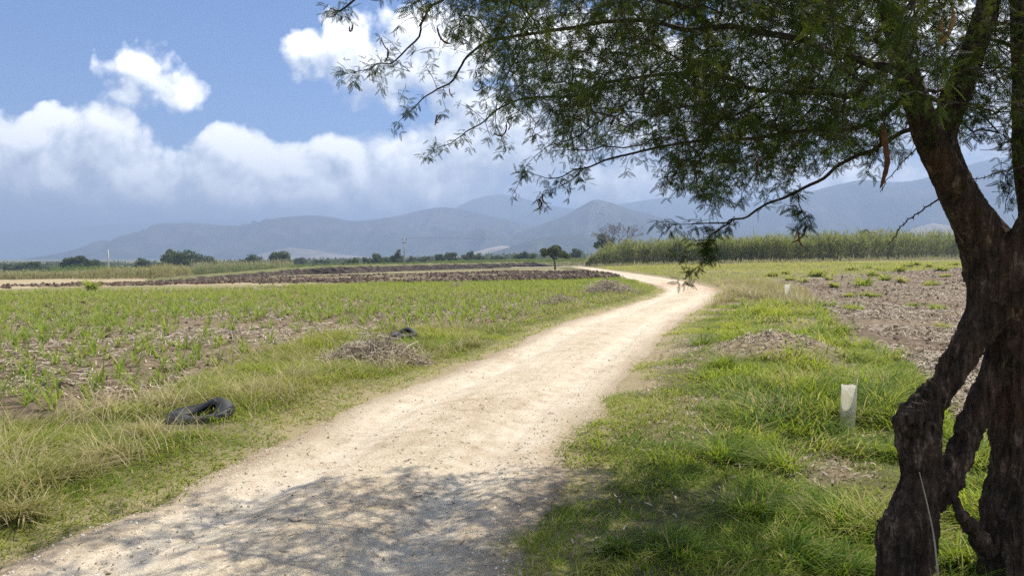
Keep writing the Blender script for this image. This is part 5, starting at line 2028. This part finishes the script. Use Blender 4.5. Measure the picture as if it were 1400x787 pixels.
def build_pods(root, arr, par, R):
    r = np.random.default_rng(821)
    meshes = []
    for i, L, c, w in POD_VARS:
        V, FF = pod_mesh(i, L, c, w)
        o = mesh_np('seed_pod', V, FF, M_POD, root, smooth=True)
        meshes.append(o)
    want = [(575, 8), (590, 30), (515, 45), (525, 60), (480, 30), (588, 160), (596, 145), (600, 150), (617, 115), (620, 118), (690, 165), (693, 170), (700, 150), (686, 12), (760, 5), (765, 12), (772, 18), (735, 268), (742, 262),
            (738, 275), (690, 25), (660, 60), (720, 90), (735, 120), (650, 120), (705, 95), (830, 60), (850, 140), (905, 130), (960, 90), (985, 170), (1010, 130), (1060, 70), (1100, 110), (1088, 310), (1092, 300), (890, 200), (800, 110), (640, 105), (668, 140),
            (780, 60), (745, 45), (815, 30), (1150, 180), (1040, 215), (935, 215)]
    thin = np.where((R < .006) & (par >= 0))[0]
    px, py = to_px(arr[thin])
    for i, (u, v) in enumerate(want):
        j = thin[int(np.argmin((px - u) ** 2 + (py - v) ** 2))]
        if i < len(meshes):
            o = meshes[i]
        else:
            o = meshes[int(r.integers(len(meshes)))].copy()
            COL.objects.link(o)
            o.parent = root
        o.location = Vector(arr[j]) - root.location
        o.rotation_euler = (float(r.normal(0, .15)), float(r.normal(0, .15)), float(r.uniform(0, 6.28)))
        s = float(r.uniform(.8, 1.3))
        o.scale = (s, s, s)
    # the long red-brown pod left of the limb and the looped pale one high up
    P = _smooth_resample(np.array([at(1206, 168, 3.0), at(1210, 195, 3.0), at(1213, 222, 3.0), at(1207, 248, 3.0), at(1203, 258, 3.0)]), 8)
    n = len(P)
    t = np.linspace(0, 1, n)
    V, FF = tube(P, .0125 * np.minimum(1, t * 4 + .3) * (1 - t ** 3) * (.9 + .12 * np.cos(t * 50)) + .001, 8)
    o = mesh_np('seed_pod', V - np.array(root.location), FF, M_POD, root, smooth=True)
    o['label'] = 'long thick red brown pod hanging left of the main limb'
    P = _smooth_resample(np.array([at(1302, 8, 2.9), at(1303, 28, 2.9), at(1297, 45, 2.9), at(1288, 58, 2.9), at(1286, 42, 2.9), at(1288, 22, 2.9)]), 8)
    n = len(P)
    t = np.linspace(0, 1, n)
    V, FF = tube(P, .0098 * np.minimum(1, t * 4 + .3) * np.minimum(1, (1 - t) * 4 + .3) * (.9 + .12 * np.cos(t * 60)), 8)
    o = mesh_np('seed_pod', V - np.array(root.location), FF, M_PODPALE, root, smooth=True)
    o['label'] = 'pale orange looped pod at the top of the crown'
    P = _smooth_resample(np.array([at(1303, 55, 2.9), at(1309, 62, 2.9), at(1312, 62, 2.9)]), 4)


def build_big_tree():
    b = ground(1320, 830)
    root = empty('thorn_tree', (1.95, TY, float(zg(1.95, TY))), 'big dark thorn tree with twisted double trunk and feathery crown over the road', 'tree')
    bpy.context.view_layer.update()
    build_trunk(root)
    arr, par, R, kids, nl = build_branches(root)
    build_leaves(root, arr, par, R, kids, nl)
    build_pods(root, arr, par, R)
    # snapped stub low between the trunks
    lst = [(1348, 752, 34, .03), (1336, 732, 26, -.02), (1322, 712, 20, -.06), (1312, 700, 16, -.08), (1306, 682, 12, -.09), (1303, 676, 4, -.09)]
    P, R_ = stem_pts(lst)
    Ps = _smooth_resample(np.column_stack([P, R_]), 5)
    rr = np.random.default_rng(5)
    V, FF = tube(Ps[:, :3], Ps[:, 3] * (1 + rr.normal(0, .12, len(Ps))), 10)
    V = V + rr.normal(0, .0025, V.shape)
    mesh_np('broken_branch', V - np.array(root.location), FF, M_BARK, root, smooth=False)


build_big_tree()

# one dry stalk in front of the trunk
P = _smooth_resample(np.array([at(1284, 800, 2.95), at(1277, 735, 2.95), at(1268, 690, 2.94), at(1257, 645, 2.93)]), 8)
V, FF = tube(P - P[0], np.linspace(.0042, .0018, len(P)), 5)
st = mesh_np('dry_stalk', V, FF, M_STICK, smooth=True, loc=tuple(P[0]))
tag(st, 'single long dry grass stalk leaning in front of the left trunk', 'grass stalk')

# ------------------------------------------------------------------ thin smoke from a field fire behind the cane
def build_smoke():
    r = np.random.default_rng(901)
    Y = 620.0
    m, t = new_mat('smoke')
    pv = t.add('ShaderNodeVolumePrincipled', {'Color': (.80, .86, .95, 1), 'Density': .0075, 'Anisotropy': .1})
    o = t.n.new('ShaderNodeOutputMaterial')
    t.l.new(pv.outputs[0], o.inputs['Volume'])
    parts = []
    P = _smooth_resample(np.array([at(820, 350, Y), at(812, 325, Y), at(820, 300, Y + 8), at(826, 282, Y + 14), at(838, 262, Y + 24)]), 10)
    n = len(P)
    tt = np.linspace(0, 1, n)
    P = P + np.stack([(vn(tt * 7, tt * 0, 1, 5) - .5) * 9, (vn(tt * 7, tt * 0 + 9, 1, 6) - .5) * 6, tt * 0], -1)
    V, FF = tube(P, 3.5 + 9.0 * tt * (1 - .5 * tt), 14)
    V = V + ((np.stack([vn3(V[:, 0] * .12, V[:, 1] * .12, V[:, 2] * .12, s) for s in (1, 2, 3)], -1)) - .5) * 7
    ob = mesh_np('smoke', V, FF, m, smooth=True)
    tag(ob, 'thin pale smoke drifting up in front of the central hill', kind='stuff')


build_smoke()

# ------------------------------------------------------------------ camera, sun, sky, haze
cam = bpy.data.objects.new('camera', bpy.data.cameras.new('camera'))
COL.objects.link(cam)
cam.data.sensor_width = 36
cam.data.lens = 36 * F / 1400
cam.data.clip_start, cam.data.clip_end = .05, 30000
cam.location = (0, 0, CAM_H)
cam.rotation_euler = (math.pi / 2 - PITCH, 0, 0)
SC.camera = cam

sdir = Vector((math.sin(SUN_AZ) * math.cos(SUN_EL), math.cos(SUN_AZ) * math.cos(SUN_EL), math.sin(SUN_EL)))
sun = bpy.data.objects.new('sun', bpy.data.lights.new('sun', 'SUN'))
COL.objects.link(sun)
sun.data.energy = 5.0
sun.data.angle = math.radians(.53)
sun.data.color = (1, .94, .83)
sun.rotation_euler = sdir.to_track_quat('Z', 'Y').to_euler()
sun.location = (0, 0, 30)

W = bpy.data.worlds.new('World')
SC.world = W
W.use_nodes = True
W.node_tree.nodes.clear()
SKY_STR = .14


def cloud_field():
    """node group: sky direction on the tangent plane (u, v) -> how much cloud"""
    g = bpy.data.node_groups.new('cloud_field', 'ShaderNodeTree')
    g.interface.new_socket('P', in_out='INPUT', socket_type='NodeSocketVector')
    g.interface.new_socket('D', in_out='OUTPUT', socket_type='NodeSocketFloat')
    t = NT(g)
    P = t.n.new('NodeGroupInput').outputs[0]
    warp = t.add('ShaderNodeTexNoise', {'Scale': 11.0, 'Detail': 4.0, 'Roughness': .55, 'Vector': P})
    wv = t.add('ShaderNodeVectorMath', {0: warp.outputs['Color'], 1: (.5, .5, .5)}, operation='SUBTRACT').outputs[0]
    wv = t.add('ShaderNodeVectorMath', {0: wv, 3: .05}, operation='SCALE').outputs[0]
    Pw = t.add('ShaderNodeVectorMath', {0: P, 1: wv}, operation='ADD').outputs[0]
    sp = t.add('ShaderNodeSeparateXYZ', {0: Pw})
    u, v = sp.outputs[0], sp.outputs[1]
    tot = None
    for (px, py, rx, ry, w) in CLOUDS:
        a = t.math('DIVIDE', t.math('SUBTRACT', u, (px - CX) / F), rx / F)
        b = t.math('DIVIDE', t.math('SUBTRACT', v, (HOR - py) / F), ry / F)
        r2 = t.math('ADD', t.math('MULTIPLY', a, a), t.math('MULTIPLY', b, b))
        e = t.math('MULTIPLY', t.math('SUBTRACT', 1.0, r2), w)
        tot = e if tot is None else t.math('SMOOTH_MAX', tot, e, .3)
    tot = t.math('MAXIMUM', tot, -1.6)
    # billows: inverted cell distance at three sizes
    h = None
    for sc, am in ((14.0, .62), (31.0, .36), (70.0, .20)):
        f1 = t.add('ShaderNodeTexVoronoi', {'Vector': Pw, 'Scale': sc, 'Smoothness': .35}, feature='SMOOTH_F1').outputs['Distance']
        k = t.math('MULTIPLY', t.math('SUBTRACT', .42, f1), am * 1.7)
        h = k if h is None else t.math('ADD', h, k)
    n = t.math('MULTIPLY', t.math('SUBTRACT', t.noise(20, 8, .64, P), .5), 1.35)
    D = t.math('ADD', tot, t.math('ADD', h, n))
    o = t.n.new('NodeGroupOutput')
    t.l.new(D, o.inputs[0])
    return g


CLOUDS = [(206, 106, 70, 48, .72), (244, 122, 62, 34, .66), (180, 124, 46, 32, .66),
          (130, 200, 82, 66, 1.4), (45, 215, 72, 54, 1.2), (75, 178, 50, 34, 1.0), (-60, 200, 120, 70, 1.2), (170, 235, 90, 60, 1.2),
          (320, 215, 58, 54, 1.3), (360, 235, 60, 50, 1.1), (425, 222, 62, 46, 1.3), (490, 230, 62, 48, 1.2), (265, 235, 70, 45, 1.1), (560, 235, 90, 65, 1.3), (640, 225, 110, 70, 1.3),
          (300, 262, 700, 46, 1.3),
          (425, 78, 48, 34, 1.1), (480, 60, 60, 40, 1.0), (520, 100, 80, 60, 1.2), (600, 75, 110, 80, 1.3), (700, 190, 150, 90, 1.3), (830, 120, 180, 130, 1.4), (1000, 150, 220, 140, 1.4), (1200, 100, 230, 150, 1.4),
          (1420, 130, 220, 160, 1.4), (1000, 245, 420, 60, 1.3), (1700, 100, 300, 160, 1.2), (-600, 150, 300, 120, 1.2), (100, -330, 300, 90, 1.0), (900, -300, 400, 140, 1.2)]


def build_world():
    t = NT(W.node_tree)
    sky = t.add('ShaderNodeTexSky', sky_type='NISHITA', sun_disc=False, sun_elevation=SUN_EL, sun_rotation=SUN_AZ, altitude=1500, air_density=1.0, dust_density=.6, ozone_density=2.2)
    d = t.add('ShaderNodeTexCoord').outputs['Generated']
    sp = t.add('ShaderNodeSeparateXYZ', {0: d})
    front = t.math('GREATER_THAN', sp.outputs[1], .12)
    yy = t.math('MAXIMUM', sp.outputs[1], .12)
    u, v = t.math('DIVIDE', sp.outputs[0], yy), t.math('DIVIDE', sp.outputs[2], yy)
    P = t.add('ShaderNodeCombineXYZ', {0: u, 1: v, 2: 0.0}).outputs[0]
    g = cloud_field()
    A = t.add('ShaderNodeGroup', {0: P}, node_tree=g)
    P2 = t.add('ShaderNodeVectorMath', {0: P, 1: (.014, .022, 0)}, operation='ADD').outputs[0]
    B = t.add('ShaderNodeGroup', {0: P2}, node_tree=g)
    P3 = t.add('ShaderNodeVectorMath', {0: P, 1: (.03, .075, 0)}, operation='ADD').outputs[0]
    C = t.add('ShaderNodeGroup', {0: P3}, node_tree=g)
    D = A.outputs[0]
    mask = t.ramp(t.math('MULTIPLY_ADD', D, .5, .5), [(.46, (0, 0, 0)), (.56, (.30, .30, .30)), (.68, (.80, .80, .80)), (.84, (1, 1, 1))])
    # sunlit where the cloud thins out towards the sun
    l1 = t.math('MULTIPLY', t.math('SUBTRACT', D, B.outputs[0]), .42)
    l2 = t.math('MULTIPLY', t.math('SUBTRACT', D, C.outputs[0]), .17)
    lit = t.math('ADD', .46, t.math('ADD', l1, l2), clamp=True)
    k = 1.0 / SKY_STR
    cc = t.ramp(lit, [(.0, (.38, .42, .50)), (.33, (.56, .60, .67)), (.6, (.88, .90, .93)), (.95, (1.38, 1.36, 1.32))])
    cs = t.add('ShaderNodeVectorMath', {0: cc, 3: k * CLOUD_GAIN}, operation='SCALE').outputs[0]
    bs = t.add('ShaderNodeVectorMath', {0: sky.outputs[0], 1: (.40, .53, .70)}, operation='MULTIPLY').outputs[0]
    c = t.mix(t.math('MULTIPLY', mask, front), bs, cs)
    # sky light behind the camera: the same sky, unseen cloud thickened as neutral fill
    bn = t.noise(2.6, 5, .6, d)
    bm = t.ramp(bn, [(.40, (0, 0, 0)), (.58, (.9, .9, .9))])
    back = t.mix(bm, bs, (.75 * k * CLOUD_GAIN, .79 * k * CLOUD_GAIN, .86 * k * CLOUD_GAIN))
    c = t.mix(front, back, c)
    bg = t.add('ShaderNodeBackground', {'Color': c, 'Strength': SKY_STR})
    o = t.n.new('ShaderNodeOutputWorld')
    t.l.new(bg.outputs[0], o.inputs[0])


CLOUD_GAIN = 1.06
build_world()
W.cycles.sampling_method = 'MANUAL'
W.cycles.sample_map_resolution = 512

HAZE_D = 4.6e-4
HAZE_TOP = 400.0


def build_haze():
    x, y0, y1, z0 = 9600.0, -9600.0, 9600.0, -80.0
    v = np.array([(sx * x, y, z) for z in (z0, HAZE_TOP) for y in (y0, y1) for sx in (-1, 1)], float)
    q = np.array([(0, 2, 3, 1), (4, 5, 7, 6), (0, 1, 5, 4), (2, 6, 7, 3), (0, 4, 6, 2), (1, 3, 7, 5)])
    m, t = new_mat('haze_air')
    pv = t.add('ShaderNodeVolumePrincipled', {'Color': (.50, .66, .95, 1), 'Density': HAZE_D, 'Anisotropy': .15})
    o = t.n.new('ShaderNodeOutputMaterial')
    t.l.new(pv.outputs[0], o.inputs['Volume'])
    ob = mesh_np('haze', v, [q], m)
    tag(ob, 'thin blue haze over the valley', kind='stuff')


build_haze()

R = SC.render
R.engine = 'CYCLES'
cy = SC.cycles
cy.use_denoising = False
cy.denoiser = 'OPENIMAGEDENOISE'
cy.denoising_input_passes = 'RGB_ALBEDO_NORMAL'
cy.max_bounces, cy.diffuse_bounces, cy.glossy_bounces, cy.transmission_bounces, cy.transparent_max_bounces, cy.volume_bounces = 6, 3, 2, 4, 6, 0
cy.caustics_reflective = cy.caustics_refractive = False
cy.sample_clamp_indirect = 6.0
cy.use_adaptive_sampling = False
cy.adaptive_threshold = .01
R.resolution_x, R.resolution_y = 1024, 575
vs = SC.view_settings
vs.view_transform, vs.look, vs.gamma, vs.use_curve_mapping = 'Standard', 'None', 1, False
vs.exposure = .54
